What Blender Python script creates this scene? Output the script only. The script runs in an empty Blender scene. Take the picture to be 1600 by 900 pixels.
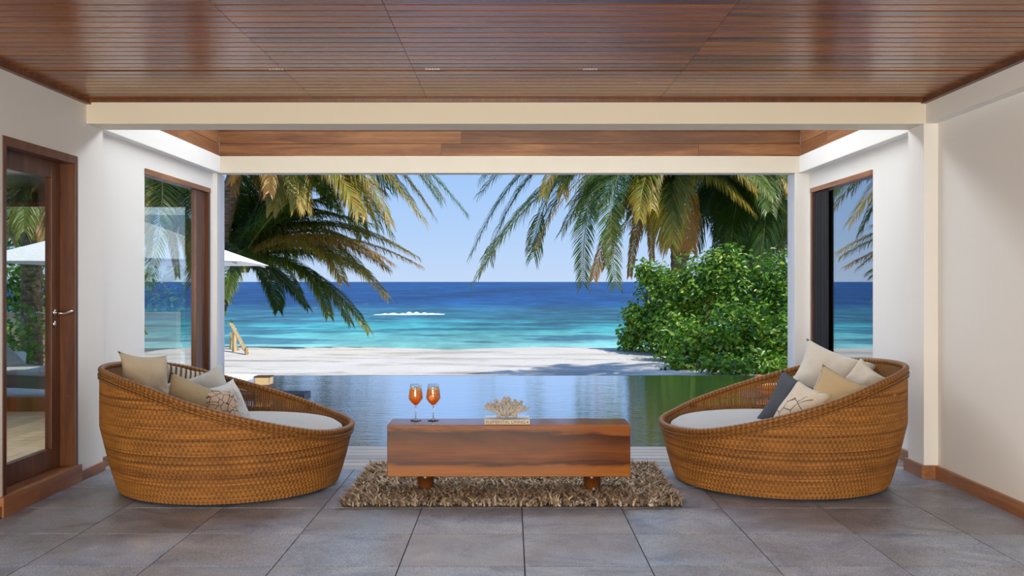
import bpy, math, random
import numpy as np
from mathutils import Vector, Matrix, Euler, noise
R = random.Random(7)
PI = math.pi
scene = bpy.context.scene
COL = scene.collection

# ------------------------------------------------------------------ camera
HC, K, VX, VY = 1.364, 1517.0, 798.0, 440.0       # eye height, focal length (px), vanishing point
cam = bpy.data.cameras.new('camera'); camo = bpy.data.objects.new('camera', cam); COL.objects.link(camo)
camo.location = (0, 0, HC); camo.rotation_euler = (PI/2, 0, 0)
cam.sensor_width = 36.0; cam.lens = 36.0*K/1600.0
cam.shift_x = (800-VX)/1600.0; cam.shift_y = (VY-450)/1600.0
cam.clip_end = 20000
scene.camera = camo
def P(px, py, d): return Vector(((px-VX)/K*d, d, HC-(py-VY)/K*d))

# ------------------------------------------------------------------ world, sun, lights, exposure
w = bpy.data.worlds.new('sky'); scene.world = w; w.use_nodes = True
nt = w.node_tree; nt.nodes.clear()
tc = nt.nodes.new('ShaderNodeTexCoord'); sp = nt.nodes.new('ShaderNodeSeparateXYZ'); rp = nt.nodes.new('ShaderNodeValToRGB')
bg = nt.nodes.new('ShaderNodeBackground'); wo = nt.nodes.new('ShaderNodeOutputWorld')
nt.links.new(tc.outputs['Generated'], sp.inputs[0]); nt.links.new(sp.outputs['Z'], rp.inputs[0])
nt.links.new(rp.outputs[0], bg.inputs[0]); nt.links.new(bg.outputs[0], wo.inputs[0])
el = rp.color_ramp.elements
el[0].position = 0.0; el[0].color = (0.56, 0.71, 0.94, 1)
el[1].position = 0.6; el[1].color = (0.16, 0.36, 0.85, 1)
for p, c in ((0.06, (0.44, 0.64, 0.96, 1)), (0.16, (0.31, 0.54, 0.96, 1))):
    e = el.new(p); e.color = c
bg.inputs[1].default_value = 1.0

def light(name, kind, loc, rot, energy, color, size=None):
    l = bpy.data.lights.new(name, kind); l.energy = energy; l.color = color
    if size: l.shape = 'RECTANGLE'; l.size, l.size_y = size
    o = bpy.data.objects.new(name, l); o.location = loc; o.rotation_euler = rot; COL.objects.link(o); return o
sun = light('sun', 'SUN', (0, 0, 20), (0, 0, 0), 4.6, (1.0, 0.94, 0.83))
sun.data.angle = math.radians(0.6)
sun.rotation_euler = Vector((-0.45, 0.36, -0.82)).to_track_quat('-Z', 'Y').to_euler()
# added fill lights without a real source: high over the terrace, behind the camera
light('terrace_fill', 'AREA', (0, 9.80, 4.0), (-PI/2+0.35, 0, 0), 230, (0.90, 0.95, 1.0), (5.4, 1.1))
light('rear_fill', 'AREA', (-0.9, -2.9, 1.4), (PI/2, 0, -0.22), 560, (1.0, 0.90, 0.76), (4.0, 2.3))
scene.view_settings.view_transform = 'Standard'; scene.view_settings.look = 'None'
scene.view_settings.gamma = 1.0; scene.view_settings.use_curve_mapping = False
scene.view_settings.exposure = 0.0

# ------------------------------------------------------------------ materials
class N:
    def __init__(s, name):
        s.m = bpy.data.materials.new(name); s.m.use_nodes = True; s.t = s.m.node_tree; s.t.nodes.clear()
        s.out = s.n('ShaderNodeOutputMaterial')
    def n(s, typ, **kw):
        nd = s.t.nodes.new(typ)
        for k, v in kw.items():
            if k.startswith('_'): setattr(nd, k[1:], v)
            else: s.set(nd, k, v)
        return nd
    def set(s, nd, k, v):
        key = k.replace('__', ' ')
        inp = nd.inputs[int(key[1:])] if key[0] == 'i' and key[1:].isdigit() else nd.inputs[key]
        if isinstance(v, bpy.types.NodeSocket): s.t.links.new(v, inp)
        else:
            if isinstance(v, tuple) and len(v) == 3 and inp.type == 'RGBA': v = v+(1,)
            inp.default_value = v
    def math(s, op, a, b=0.0, c=0.0, clamp=False):
        nd = s.n('ShaderNodeMath', _operation=op, _use_clamp=clamp); s.set(nd, 'i0', a); s.set(nd, 'i1', b); s.set(nd, 'i2', c); return nd.outputs[0]
    def mix(s, f, a, b, bt='MIX'):
        nd = s.n('ShaderNodeMix', _data_type='RGBA', _blend_type=bt); s.set(nd, 'i0', f); s.set(nd, 'i6', a); s.set(nd, 'i7', b); return nd.outputs[2]
    def ramp(s, f, stops):
        nd = s.n('ShaderNodeValToRGB'); s.set(nd, 'Fac', f); e = nd.color_ramp.elements
        while len(e) < len(stops): e.new(0.5)
        for i, (p, c) in enumerate(stops):
            e[i].position = p; e[i].color = (c+(1,)) if isinstance(c, tuple) else (c, c, c, 1)
        return nd.outputs[0]
    def coords(s, kind='Object', scale=(1, 1, 1), rand=False, rot=(0, 0, 0)):
        v = s.n('ShaderNodeTexCoord').outputs[kind]
        mp = s.n('ShaderNodeMapping', Vector=v, Scale=scale, Rotation=rot)
        if rand:
            oi = s.n('ShaderNodeObjectInfo'); mm = s.n('ShaderNodeVectorMath', _operation='SCALE'); s.set(mm, 'i0', (37.0, 19.0, 53.0)); s.set(mm, 'Scale', oi.outputs['Random'])
            s.set(mp, 'Location', mm.outputs[0])
        return mp.outputs[0]
    def noise(s, vec, scale, detail=4.0, rough=0.55, dist=0.0):
        return s.n('ShaderNodeTexNoise', Vector=vec, Scale=scale, Detail=detail, Roughness=rough, Distortion=dist).outputs['Fac']
    def bump(s, h, strength=0.3, dist=0.01, normal=None):
        b = s.n('ShaderNodeBump', Height=h, Strength=strength, Distance=dist)
        if normal is not None: s.set(b, 'Normal', normal)
        return b.outputs[0]
    def bsdf(s, color, rough=0.5, spec=0.5, normal=None, metallic=0.0, **kw):
        b = s.n('ShaderNodeBsdfPrincipled'); s.set(b, 'Base Color', color); s.set(b, 'Roughness', rough); s.set(b, 'Specular IOR Level', spec); s.set(b, 'Metallic', metallic)
        if normal is not None: s.set(b, 'Normal', normal)
        for k, v in kw.items(): s.set(b, k, v)
        s.t.links.new(b.outputs[0], s.out.inputs[0]); return b.outputs[0]
    def surf(s, sh): s.t.links.new(sh, s.out.inputs[0])

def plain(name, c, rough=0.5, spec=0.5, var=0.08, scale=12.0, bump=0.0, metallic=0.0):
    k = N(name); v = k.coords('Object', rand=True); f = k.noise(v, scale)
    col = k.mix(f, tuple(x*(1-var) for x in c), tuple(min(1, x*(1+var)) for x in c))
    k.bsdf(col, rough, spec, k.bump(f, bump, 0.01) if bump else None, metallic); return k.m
def wood(name, dark, mid, light_, rough=0.35, spec=0.5, axis=0, scale=1.0, bands=7.0, coat=0.0):
    k = N(name); sc = [7.0*scale]*3; sc[axis] = 0.55*scale
    v = k.coords('Object', tuple(sc), rand=True)
    f = k.noise(v, 1.6, 6, 0.6, 0.8); g = k.noise(v, bands*2.2, 5, 0.65)
    h = k.math('ADD', k.math('MULTIPLY', f, 0.75), k.math('MULTIPLY', g, 0.25))
    col = k.ramp(h, [(0.30, dark), (0.50, mid), (0.68, light_)])
    oi = k.n('ShaderNodeObjectInfo').outputs['Random']
    hs = k.n('ShaderNodeHueSaturation', Color=col, Value=k.math('ADD', k.math('MULTIPLY', oi, 0.5), 0.75))
    k.bsdf(hs.outputs[0], k.math('ADD', k.math('MULTIPLY', g, 0.15), rough-0.05), spec, k.bump(g, 0.12, 0.004), **{'Coat__Weight'.replace('__', ' '): coat}) ; return k.m
M = {}
def mk_plaster(name, c):
    k = N(name); v = k.coords('Object'); f = k.noise(v, 1.3, 5, 0.6); g = k.noise(v, 60, 3)
    k.bsdf(k.mix(f, tuple(x*0.95 for x in c), c), 0.75, 0.25, k.bump(g, 0.06, 0.003)); return k.m
M['plaster'] = mk_plaster('white_plaster', (0.84, 0.82, 0.78))
M['beam'] = mk_plaster('warm_lit_plaster', (0.76, 0.69, 0.56))  # warm light on the white beams is put into this plaster tint
M['ceil'] = wood('ceiling_teak', (0.12, 0.036, 0.008), (0.25, 0.080, 0.017), (0.38, 0.135, 0.030), 0.19, 0.5)
M['groove'] = plain('groove_dark', (0.018, 0.010, 0.006), 0.7)
M['fascia'] = wood('fascia_teak', (0.10, 0.035, 0.012), (0.22, 0.085, 0.028), (0.36, 0.16, 0.055), 0.45)
M['frame'] = wood('frame_mahogany', (0.060, 0.018, 0.007), (0.13, 0.042, 0.014), (0.22, 0.080, 0.027), 0.35, axis=2)
M['skirt'] = wood('skirting_teak', (0.14, 0.050, 0.018), (0.28, 0.115, 0.045), (0.40, 0.19, 0.080), 0.40, axis=1)
M['deck'] = wood('weathered_deck', (0.26, 0.24, 0.225), (0.40, 0.37, 0.35), (0.52, 0.49, 0.47), 0.38, 0.6)
M['roomfloor'] = wood('pale_oak', (0.36, 0.25, 0.14), (0.50, 0.37, 0.22), (0.60, 0.46, 0.30), 0.4)
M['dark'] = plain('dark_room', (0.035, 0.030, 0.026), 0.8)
M['black'] = plain('black_cloth', (0.012, 0.012, 0.015), 0.8)
M['chrome'] = plain('chrome', (0.75, 0.75, 0.74), 0.18, metallic=1.0)
M['steel'] = plain('brushed_steel', (0.40, 0.38, 0.36), 0.45, metallic=0.6)
M['white'] = plain('white_paint', (0.82, 0.82, 0.82), 0.5)
M['canvas'] = plain('white_canvas', (0.86, 0.85, 0.86), 0.85, 0.1, 0.03)
M['stone_dark'] = plain('dark_stone', (0.05, 0.052, 0.06), 0.4)
M['lounger'] = plain('charcoal_weave', (0.055, 0.055, 0.062), 0.6)
M['lantern'] = wood('lantern_wood', (0.30, 0.085, 0.018), (0.45, 0.15, 0.035), (0.55, 0.22, 0.06), 0.4)
M['railwood'] = wood('rail_pine', (0.40, 0.27, 0.12), (0.55, 0.40, 0.20), (0.68, 0.52, 0.28), 0.6, axis=2)
M['gardenwall'] = plain('tan_render', (0.50, 0.40, 0.27), 0.9, 0.1, 0.22, 3.0, 0.5)
M['trunk'] = None
def mk_table():
    k = N('table_walnut'); o = k.n('ShaderNodeTexCoord').outputs['Object']; z = k.n('ShaderNodeSeparateXYZ', Vector=o).outputs['Z']
    f = k.noise(k.coords('Object', (0.9, 2.0, 3.0)), 1.3, 5, 0.55, 0.6); g = k.noise(k.coords('Object', (1.2, 25.0, 34.0)), 2.0, 6, 0.65)
    h = k.math('ADD', k.math('MULTIPLY_ADD', z, 2.9, 0.5), k.math('MULTIPLY_ADD', f, 0.55, -0.275)); h = k.math('ADD', h, k.math('MULTIPLY_ADD', g, 0.20, -0.10))
    c = k.ramp(h, [(0.02, (0.42, 0.145, 0.022)), (0.20, (0.40, 0.130, 0.020)), (0.275, (0.085, 0.026, 0.007)), (0.34, (0.165, 0.050, 0.012)), (0.50, (0.25, 0.078, 0.016)), (0.66, (0.15, 0.046, 0.011)), (0.80, (0.075, 0.024, 0.007)), (0.87, (0.30, 0.095, 0.018)), (1.0, (0.34, 0.11, 0.02))])
    c = k.mix(1.0, c, k.ramp(g, [(0.3, 0.60), (0.7, 0.95)]), 'MULTIPLY')
    k.bsdf(c, 0.11, 0.32, k.bump(g, 0.02, 0.002)); return k.m
M['table'] = mk_table()
def mk_tile():
    k = N('grey_granite'); v = k.coords('Object', rand=True); s = k.noise(v, 150, 3, 0.8); c = k.noise(v, 2.6, 6, 0.65, 0.8); d = k.noise(v, 45, 4, 0.7); e = k.noise(v, 1.4, 3, 0.6)
    base = k.ramp(c, [(0.32, (0.115, 0.140, 0.195)), (0.47, (0.245, 0.285, 0.370)), (0.60, (0.32, 0.36, 0.44)), (0.72, (0.42, 0.435, 0.47))])
    base = k.mix(k.ramp(e, [(0.45, 0.0), (0.62, 0.45)]), base, (0.20, 0.17, 0.135))
    sp_ = k.ramp(s, [(0.34, 0.45), (0.5, 1.0), (0.66, 1.75)])
    col = k.mix(1.0, base, sp_, 'MULTIPLY')
    rough = k.math('ADD', k.math('MULTIPLY', d, 0.22), 0.26)
    k.bsdf(col, rough, 0.55, k.bump(s, 0.25, 0.002)); return k.m
M['tile'] = mk_tile()
M['grout'] = plain('grout', (0.035, 0.034, 0.034), 0.9)
def mk_attr(name, rough, spec, transl=0.0, mul=1.0, bumpscale=0):
    k = N(name); a = k.n('ShaderNodeAttribute', _attribute_name='tint').outputs['Color']
    if transl:
        d = k.n('ShaderNodeBsdfPrincipled'); k.set(d, 'Base Color', a); k.set(d, 'Roughness', rough); k.set(d, 'Specular IOR Level', spec)
        t = k.n('ShaderNodeBsdfTranslucent', Color=k.mix(1.0, a, (1.0, 1.0, 0.55), 'MULTIPLY'))
        mx = k.n('ShaderNodeMixShader', Fac=transl); k.t.links.new(d.outputs[0], mx.inputs[1]); k.t.links.new(t.outputs[0], mx.inputs[2]); k.surf(mx.outputs[0])
    else: k.bsdf(a, rough, spec)
    return k.m
M['wicker'] = mk_attr('wicker', 0.5, 0.3)
M['palmleaf'] = mk_attr('palm_leaf', 0.40, 0.45, 0.33)
M['bushleaf'] = mk_attr('bush_leaf', 0.35, 0.5, 0.30)
M['shag'] = mk_attr('shag_pile', 0.8, 0.1)
def mk_leafobj():
    k = N('big_leaf'); oi = k.n('ShaderNodeObjectInfo').outputs['Random']
    c = k.ramp(oi, [(0.0, (0.035, 0.12, 0.012)), (0.5, (0.09, 0.26, 0.022)), (0.9, (0.19, 0.40, 0.035)), (1.0, (0.40, 0.42, 0.05))])
    d = k.n('ShaderNodeBsdfPrincipled'); k.set(d, 'Base Color', c); k.set(d, 'Roughness', 0.35)
    t = k.n('ShaderNodeBsdfTranslucent', Color=c); mx = k.n('ShaderNodeMixShader', Fac=0.3)
    k.t.links.new(d.outputs[0], mx.inputs[1]); k.t.links.new(t.outputs[0], mx.inputs[2]); k.surf(mx.outputs[0]); return k.m
M['leafobj'] = mk_leafobj()
def mk_trunk():
    k = N('palm_bark'); v = k.coords('Object', (3, 3, 11)); f = k.noise(v, 2.0, 5, 0.6)
    k.bsdf(k.ramp(f, [(0.3, (0.07, 0.045, 0.028)), (0.55, (0.19, 0.135, 0.09)), (0.75, (0.33, 0.26, 0.19))]), 0.85, 0.15, k.bump(f, 0.6, 0.03)); return k.m
M['trunk'] = mk_trunk()
def mk_cloth(name, c, weave=220, var=0.08, stripe=None, honey=None, ripple=0):
    k = N(name); v = k.coords('Object'); n1 = k.noise(v, 9, 4); n2 = k.noise(v, weave, 2)
    col = k.mix(n1, tuple(x*(1-var) for x in c), c); h = k.math('MULTIPLY', n1, 1.0)
    if stripe:
        wv = k.n('ShaderNodeTexWave', Vector=v, Scale=stripe[0], _bands_direction='X').outputs['Fac']
        col = k.mix(k.math('GREATER_THAN', wv, 0.6), col, stripe[1])
    if honey:
        vo = k.n('ShaderNodeTexVoronoi', Vector=k.coords('Object', (1, 0.15, 1)), Scale=honey[0], _feature='DISTANCE_TO_EDGE').outputs['Distance']
        msk = k.math('LESS_THAN', vo, honey[2]); fade = k.math('GREATER_THAN', k.math('ADD', k.noise(v, 6, 2), 0.0), honey[3])
        col = k.mix(k.math('MULTIPLY', msk, fade), col, honey[1])
    if ripple:
        h = k.noise(k.coords('Object', (ripple, ripple, ripple*3)), 1.0, 3, 0.6)
    nb = k.bump(n2, 0.15, 0.002, k.bump(h, 0.5, 0.02))
    k.bsdf(col, 0.85, 0.15, nb); return k.m
M['linen_grey'] = mk_cloth('linen_grey', (0.50, 0.51, 0.50))
M['linen_seat'] = mk_cloth('linen_seat', (0.52, 0.53, 0.54))
M['linen_tan'] = mk_cloth('linen_tan', (0.50, 0.42, 0.31))
M['linen_olive'] = mk_cloth('linen_olive', (0.38, 0.31, 0.20))
M['linen_light'] = mk_cloth('linen_light', (0.66, 0.63, 0.57))
M['linen_slate'] = mk_cloth('linen_slate', (0.085, 0.10, 0.125))
M['linen_stripe'] = mk_cloth('linen_stripe', (0.60, 0.47, 0.29), stripe=(28, (0.44, 0.33, 0.19)))
M['linen_dstripe'] = mk_cloth('linen_dark_stripe', (0.50, 0.44, 0.36), stripe=(9, (0.09, 0.075, 0.06)))
M['linen_honey'] = mk_cloth('linen_honeycomb', (0.52, 0.42, 0.33), honey=(20, (0.10, 0.06, 0.045), 0.04, 0.30))
M['linen_crack'] = mk_cloth('linen_branch', (0.72, 0.66, 0.57), honey=(13, (0.14, 0.09, 0.06), 0.035, 0.52))
M['linen_ripple'] = mk_cloth('linen_ripple', (0.62, 0.65, 0.66), ripple=14)
def mk_glass(name, refl, tint):
    k = N(name); a = k.n('ShaderNodeBsdfTransparent', Color=tint); b = k.n('ShaderNodeBsdfGlossy', Color=(0.95, 0.97, 1.0), Roughness=0.0)
    lw = k.n('ShaderNodeLayerWeight', Blend=0.5).outputs['Facing']
    mx = k.n('ShaderNodeMixShader', Fac=k.math('MULTIPLY_ADD', k.math('POWER', lw, 2.0), refl, 0.05)); k.t.links.new(a.outputs[0], mx.inputs[1]); k.t.links.new(b.outputs[0], mx.inputs[2]); k.surf(mx.outputs[0]); return k.m
M['glass_win'] = mk_glass('tinted_window_glass', 0.95, (0.75, 0.80, 0.80))
M['glass_left'] = mk_glass('window_glass', 0.88, (0.9, 0.95, 0.93))
M['glass_door'] = mk_glass('door_glass', 0.10, (0.94, 0.96, 0.95))
M['glass_cup'] = mk_glass('cup_glass', 0.55, (0.95, 0.97, 0.98))
def mk_solidglass():
    k = N('solid_glass'); g = k.n('ShaderNodeBsdfGlass', Color=(0.93, 0.95, 0.96, 1), Roughness=0.0, IOR=1.5); k.surf(g.outputs[0]); return k.m
M['glass_solid'] = mk_solidglass()
def mk_drink():
    k = N('orange_drink'); z = k.n('ShaderNodeSeparateXYZ', Vector=k.n('ShaderNodeTexCoord').outputs['Generated']).outputs['Z']
    c = k.ramp(z, [(0.0, (1.0, 0.10, 0.004)), (0.3, (1.0, 0.28, 0.012)), (1.0, (0.95, 0.48, 0.09))])
    d = k.n('ShaderNodeBsdfPrincipled'); k.set(d, 'Base Color', c); k.set(d, 'Roughness', 0.15); t = k.n('ShaderNodeBsdfTranslucent', Color=c)
    mx = k.n('ShaderNodeMixShader', Fac=0.6); k.t.links.new(d.outputs[0], mx.inputs[1]); k.t.links.new(t.outputs[0], mx.inputs[2]); k.surf(mx.outputs[0]); return k.m
M['drink'] = mk_drink()
M['ice'] = plain('ice', (0.45, 0.42, 0.38), 0.15)
M['orange'] = plain('orange_peel', (0.75, 0.22, 0.012), 0.5)
M['coral'] = plain('coral', (0.50, 0.455, 0.41), 0.9, 0.1, 0.2, 60, 0.5)
M['paper'] = plain('book_pages', (0.72, 0.68, 0.60), 0.8)
M['cover'] = plain('book_cover', (0.60, 0.64, 0.68), 0.4)
M['spine'] = plain('book_spine', (0.60, 0.50, 0.38), 0.6)
M['ink'] = plain('ink', (0.03, 0.028, 0.03), 0.6)
def mk_sand():
    k = N('beach_sand'); v = k.coords('Object'); f = k.noise(v, 0.5, 5); g = k.noise(k.coords('Object', (2.0, 5, 1)), 2.5, 6, 0.7)
    c = k.ramp(f, [(0.3, (0.74, 0.69, 0.60)), (0.7, (0.86, 0.82, 0.75))])
    shade_ = k.noise(k.coords('Object', (0.30, 1.3, 1)), 1.0, 6, 0.7, 0.8); c = k.mix(k.ramp(shade_, [(0.50, 0.0), (0.62, 0.75)]), c, (0.36, 0.32, 0.26))  # streaks of palm shade blended into the sand colour
    k.bsdf(c, 0.95, 0.05, k.bump(g, 0.8, 0.10)); return k.m
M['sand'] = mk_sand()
def mk_sea():
    k = N('sea_water'); v = k.n('ShaderNodeTexCoord').outputs['Object']; s = k.n('ShaderNodeSeparateXYZ', Vector=v)
    w1 = k.noise(k.coords('Object', (0.02, 0.06, 1)), 1.0, 4, 0.6)
    yy = k.math('MULTIPLY', s.outputs['Y'], k.math('MULTIPLY_ADD', w1, 0.34, 0.83))
    lg = k.math('LOGARITHM', yy, 10.0); t = k.n('ShaderNodeMapRange', Value=lg); k.set(t, 'i1', 1.5); k.set(t, 'i2', 2.7)
    c = k.ramp(t.outputs[0], [(0.0, (0.24, 0.48, 0.42)), (0.09, (0.17, 0.42, 0.37)), (0.17, (0.060, 0.31, 0.295)), (0.24, (0.050, 0.28, 0.285)), (0.29, (0.032, 0.14, 0.18)), (0.36, (0.026, 0.145, 0.195)), (0.41, (0.013, 0.085, 0.19)), (0.50, (0.008, 0.055, 0.165)), (0.75, (0.008, 0.055, 0.17)), (1.0, (0.010, 0.065, 0.20))])
    # dark reef patches lying in the shallows
    rf = k.noise(k.coords('Object', (0.10, 0.16, 1)), 1.0, 5, 0.7)
    near = k.math('MULTIPLY', k.math('GREATER_THAN', t.outputs[0], 0.09), k.math('LESS_THAN', t.outputs[0], 0.42))
    rmask = k.math('MULTIPLY', k.ramp(rf, [(0.47, 0.0), (0.54, 1.0)]), near)
    c = k.mix(k.math('MULTIPLY', rmask, 0.8), c, (0.028, 0.085, 0.13))
    # wave texture; small white caps
    w1_ = k.noise(k.coords('Object', (0.45, 0.16, 1)), 1.0, 5, 0.65); w2_ = k.noise(k.coords('Object', (0.10, 0.026, 1)), 1.0, 6, 0.7); w3_ = k.noise(k.coords('Object', (0.03, 0.005, 1)), 1.0, 6, 0.7)
    ws = k.math('ADD', k.math('MULTIPLY', w1_, 0.3), k.math('ADD', k.math('MULTIPLY', w2_, 0.4), k.math('MULTIPLY', w3_, 0.3)))
    c = k.mix(1.0, c, k.ramp(ws, [(0.40, 0.50), (0.5, 0.95), (0.62, 1.75)]), 'MULTIPLY')
    cap = k.ramp(k.noise(k.coords('Object', (0.10, 0.03, 1)), 1.3, 7, 0.75), [(0.69, 0.0), (0.72, 1.0)])
    c = k.mix(k.math('MULTIPLY', cap, 0.8), c, (0.85, 0.9, 0.92))
    k.bsdf(c, 0.5, 0.08, k.bump(ws, 0.3, 0.3)); return k.m
M['sea'] = mk_sea()
M['foam'] = plain('foam', (0.92, 0.94, 0.95), 0.9, 0.1)
def mk_pool():
    k = N('pool_water'); a = k.noise(k.coords('Object', (1.6, 7.0, 1)), 2.2, 4, 0.6, 0.4); b = k.noise(k.coords('Object', (0.6, 1.6, 1)), 1.2, 2)
    nb = k.bump(k.math('ADD', a, k.math('MULTIPLY', b, 0.6)), 0.085, 0.05)
    d = k.n('ShaderNodeBsdfPrincipled'); k.set(d, 'Base Color', (0.006, 0.018, 0.15, 1)); k.set(d, 'Roughness', 0.3); k.set(d, 'Specular IOR Level', 0.1)
    g = k.n('ShaderNodeBsdfGlossy', Color=(0.97, 0.98, 1.0), Roughness=0.03, Normal=nb)
    fr = k.n('ShaderNodeFresnel', IOR=1.45, Normal=nb).outputs[0]
    mx = k.n('ShaderNodeMixShader', Fac=k.math('MULTIPLY_ADD', fr, 0.95, 0.50, clamp=True)); k.t.links.new(d.outputs[0], mx.inputs[1]); k.t.links.new(g.outputs[0], mx.inputs[2]); k.surf(mx.outputs[0]); return k.m
M['pool'] = mk_pool()
def mk_lamp():
    k = N('lantern_glow'); e = k.n('ShaderNodeEmission', Color=(1.0, 0.72, 0.38, 1), Strength=0.75); k.surf(e.outputs[0]); return k.m
M['glow'] = mk_lamp()

# ------------------------------------------------------------------ helpers
def obj(name, mesh, mat=None, parent=None, loc=None, rot=None):
    o = bpy.data.objects.new(name, mesh); COL.objects.link(o)
    if mat is not None and not mesh.materials: mesh.materials.append(M[mat] if isinstance(mat, str) else mat)
    if parent is not None: o.parent = parent
    if loc is not None: o.location = loc
    if rot is not None: o.rotation_euler = rot
    return o
def tag(o, label, cat, group=None, kind=None):
    o['label'] = label; o['category'] = cat
    if group: o['group'] = group
    if kind: o['kind'] = kind
    return o
def thing(name, label, cat, loc=(0, 0, 0), group=None, kind=None, rot=(0, 0, 0)):
    o = bpy.data.objects.new(name, None); COL.objects.link(o); o.location = loc; o.rotation_euler = rot; o.empty_display_size = 0.1
    return tag(o, label, cat, group, kind)
class MB:
    def __init__(s): s.v = []; s.f = []; s.c = []
    def add(s, vs, fs, col=None):
        b = len(s.v); s.v += [tuple(x) for x in vs]; s.f += [tuple(i+b for i in f) for f in fs]
        if col is not None: s.c += [col]*len(vs) if not isinstance(col, list) else col
        return s
    def box(s, x0, x1, y0, y1, z0, z1):
        vs = [(x, y, z) for z in (z0, z1) for y in (y0, y1) for x in (x0, x1)]
        return s.add(vs, [(0, 2, 3, 1), (4, 5, 7, 6), (0, 1, 5, 4), (2, 6, 7, 3), (0, 4, 6, 2), (1, 3, 7, 5)])
    def tube(s, pts, rad, n=8, cap=True, col=None):
        pts = [Vector(p) for p in pts]; rad = rad if isinstance(rad, (list, tuple)) else [rad]*len(pts)
        vs = []; fs = []; m = len(pts)
        for i, p in enumerate(pts):
            t = (pts[min(i+1, m-1)]-pts[max(i-1, 0)]).normalized(); a = t.cross(Vector((0.13, 0.21, 1)) if abs(t.z) < 0.9 else Vector((1, 0.1, 0))).normalized(); b = t.cross(a)
            for q in range(n):
                an = 2*PI*q/n; vs.append(p+(a*math.cos(an)+b*math.sin(an))*rad[i])
        for i in range(m-1):
            for q in range(n): fs.append((i*n+q, i*n+(q+1) % n, (i+1)*n+(q+1) % n, (i+1)*n+q))
        if cap: fs.append(tuple(range(n-1, -1, -1))); fs.append(tuple((m-1)*n+q for q in range(n)))
        return s.add(vs, fs, col)
    def lathe(s, prof, n=24, c=(0, 0, 0)):
        vs = [(c[0]+r*math.cos(2*PI*q/n), c[1]+r*math.sin(2*PI*q/n), c[2]+z) for r, z in prof for q in range(n)]
        fs = [(i*n+q, i*n+(q+1) % n, (i+1)*n+(q+1) % n, (i+1)*n+q) for i in range(len(prof)-1) for q in range(n)]
        return s.add(vs, fs)
    def mesh(s, name, smooth=False):
        me = bpy.data.meshes.new(name); me.from_pydata(s.v, [], s.f)
        if s.c:
            a = me.color_attributes.new('tint', 'FLOAT_COLOR', 'POINT')
            arr = np.ones((len(s.v), 4), dtype=np.float32); arr[:, :3] = np.array(s.c, dtype=np.float32); a.data.foreach_set('color', arr.ravel())
        if smooth: me.polygons.foreach_set('use_smooth', [True]*len(me.polygons))
        me.update(); return me
    def build(s, name, mat, parent=None, smooth=False, bevel=0.0, **kw):
        o = obj(name, s.mesh(name, smooth), mat, parent, **kw)
        if bevel:
            b = o.modifiers.new('bevel', 'BEVEL'); b.width = bevel; b.segments = 2; b.limit_method = 'ANGLE'
        return o
def box(name, mat, x0, x1, y0, y1, z0, z1, parent=None, bevel=0.0):
    """box object with its own origin at its centre"""
    cx, cy, cz = (x0+x1)/2, (y0+y1)/2, (z0+z1)/2
    return MB().box(x0-cx, x1-cx, y0-cy, y1-cy, z0-cz, z1-cz).build(name, mat, parent, bevel=bevel, loc=(cx, cy, cz))
def S(o, label, cat): return tag(o, label, cat, kind='structure')

# ------------------------------------------------------------------ room shell
ZC, ZB = 2.63, 2.46        # ceiling, beam underside
YR = -3.0
# floor with tiles
fl = S(MB().box(-3.2, 3.2, YR, 7.05, -0.20, -0.012).build('floor', 'grout'), 'grey granite tiled floor of the living room', 'floor')
tile_me = {}
def tile_mesh(wd):
    if wd not in tile_me:
        b = MB().box(-wd/2, wd/2, -0.2935, 0.2935, -0.014, 0.0); tile_me[wd] = b.mesh('tile'); tile_me[wd].materials.append(M['tile'])
    return tile_me[wd]
xj = [-2.935, -2.335, -1.735, -1.135, -0.535, 0.067, 0.667, 1.267, 1.867, 2.467, 2.95]
for r in range(11):
    yc = 6.75-0.6*r
    for i in range(len(xj)-1):
        wd = round(xj[i+1]-xj[i]-0.006, 3); obj('tile', tile_mesh(wd), None, fl, loc=((xj[i]+xj[i+1])/2, yc, 0.0))
# timber deck strip by the pool
dk = S(MB().box(-3.02, 3.02, 7.052, 8.05, -0.20, -0.03).build('floor_deck', 'groove'), 'narrow weathered timber deck strip along the pool edge', 'deck')
for i in range(7):
    y0 = 7.058+i*0.142
    for x0, x1 in (((-3.01, -0.6), (-0.597, 3.01)) if i % 2 else ((-3.01, 0.9), (0.903, 3.01))):
        box('deck_board', 'deck', x0, x1, y0, y0+0.128, -0.028, -0.002, dk)
# left wall with door opening
b = MB(); b.box(-3.15, -2.95, YR, 5.657, 0, ZC+0.1); b.box(-3.15, -2.95, 6.58, 7.02, 0, ZC+0.1); b.box(-3.15, -2.95, 5.657, 6.58, 2.21, ZC+0.1)
S(b.build('wall_left', 'plaster'), 'white plastered left wall with the glazed door in it', 'wall')
b = MB(); b.box(-3.16, -3.01, 7.02, 7.98, -0.2, ZB+0.02); b.box(-3.16, -3.01, 7.98, 9.70, 2.295, ZB+0.02); b.box(-3.16, -3.01, 9.70, 9.80, -0.2, ZB+0.02)
S(b.build('wall_left_terrace', 'plaster'), 'bright white left terrace wall around the tall window', 'wall')
b = MB().box(-3.16, -2.93, 7.02, 9.80, ZB, ZC); S(b.build('trim_1', 'plaster', bevel=0.004), 'white beam ledge running over the left terrace window', 'beam')
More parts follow.
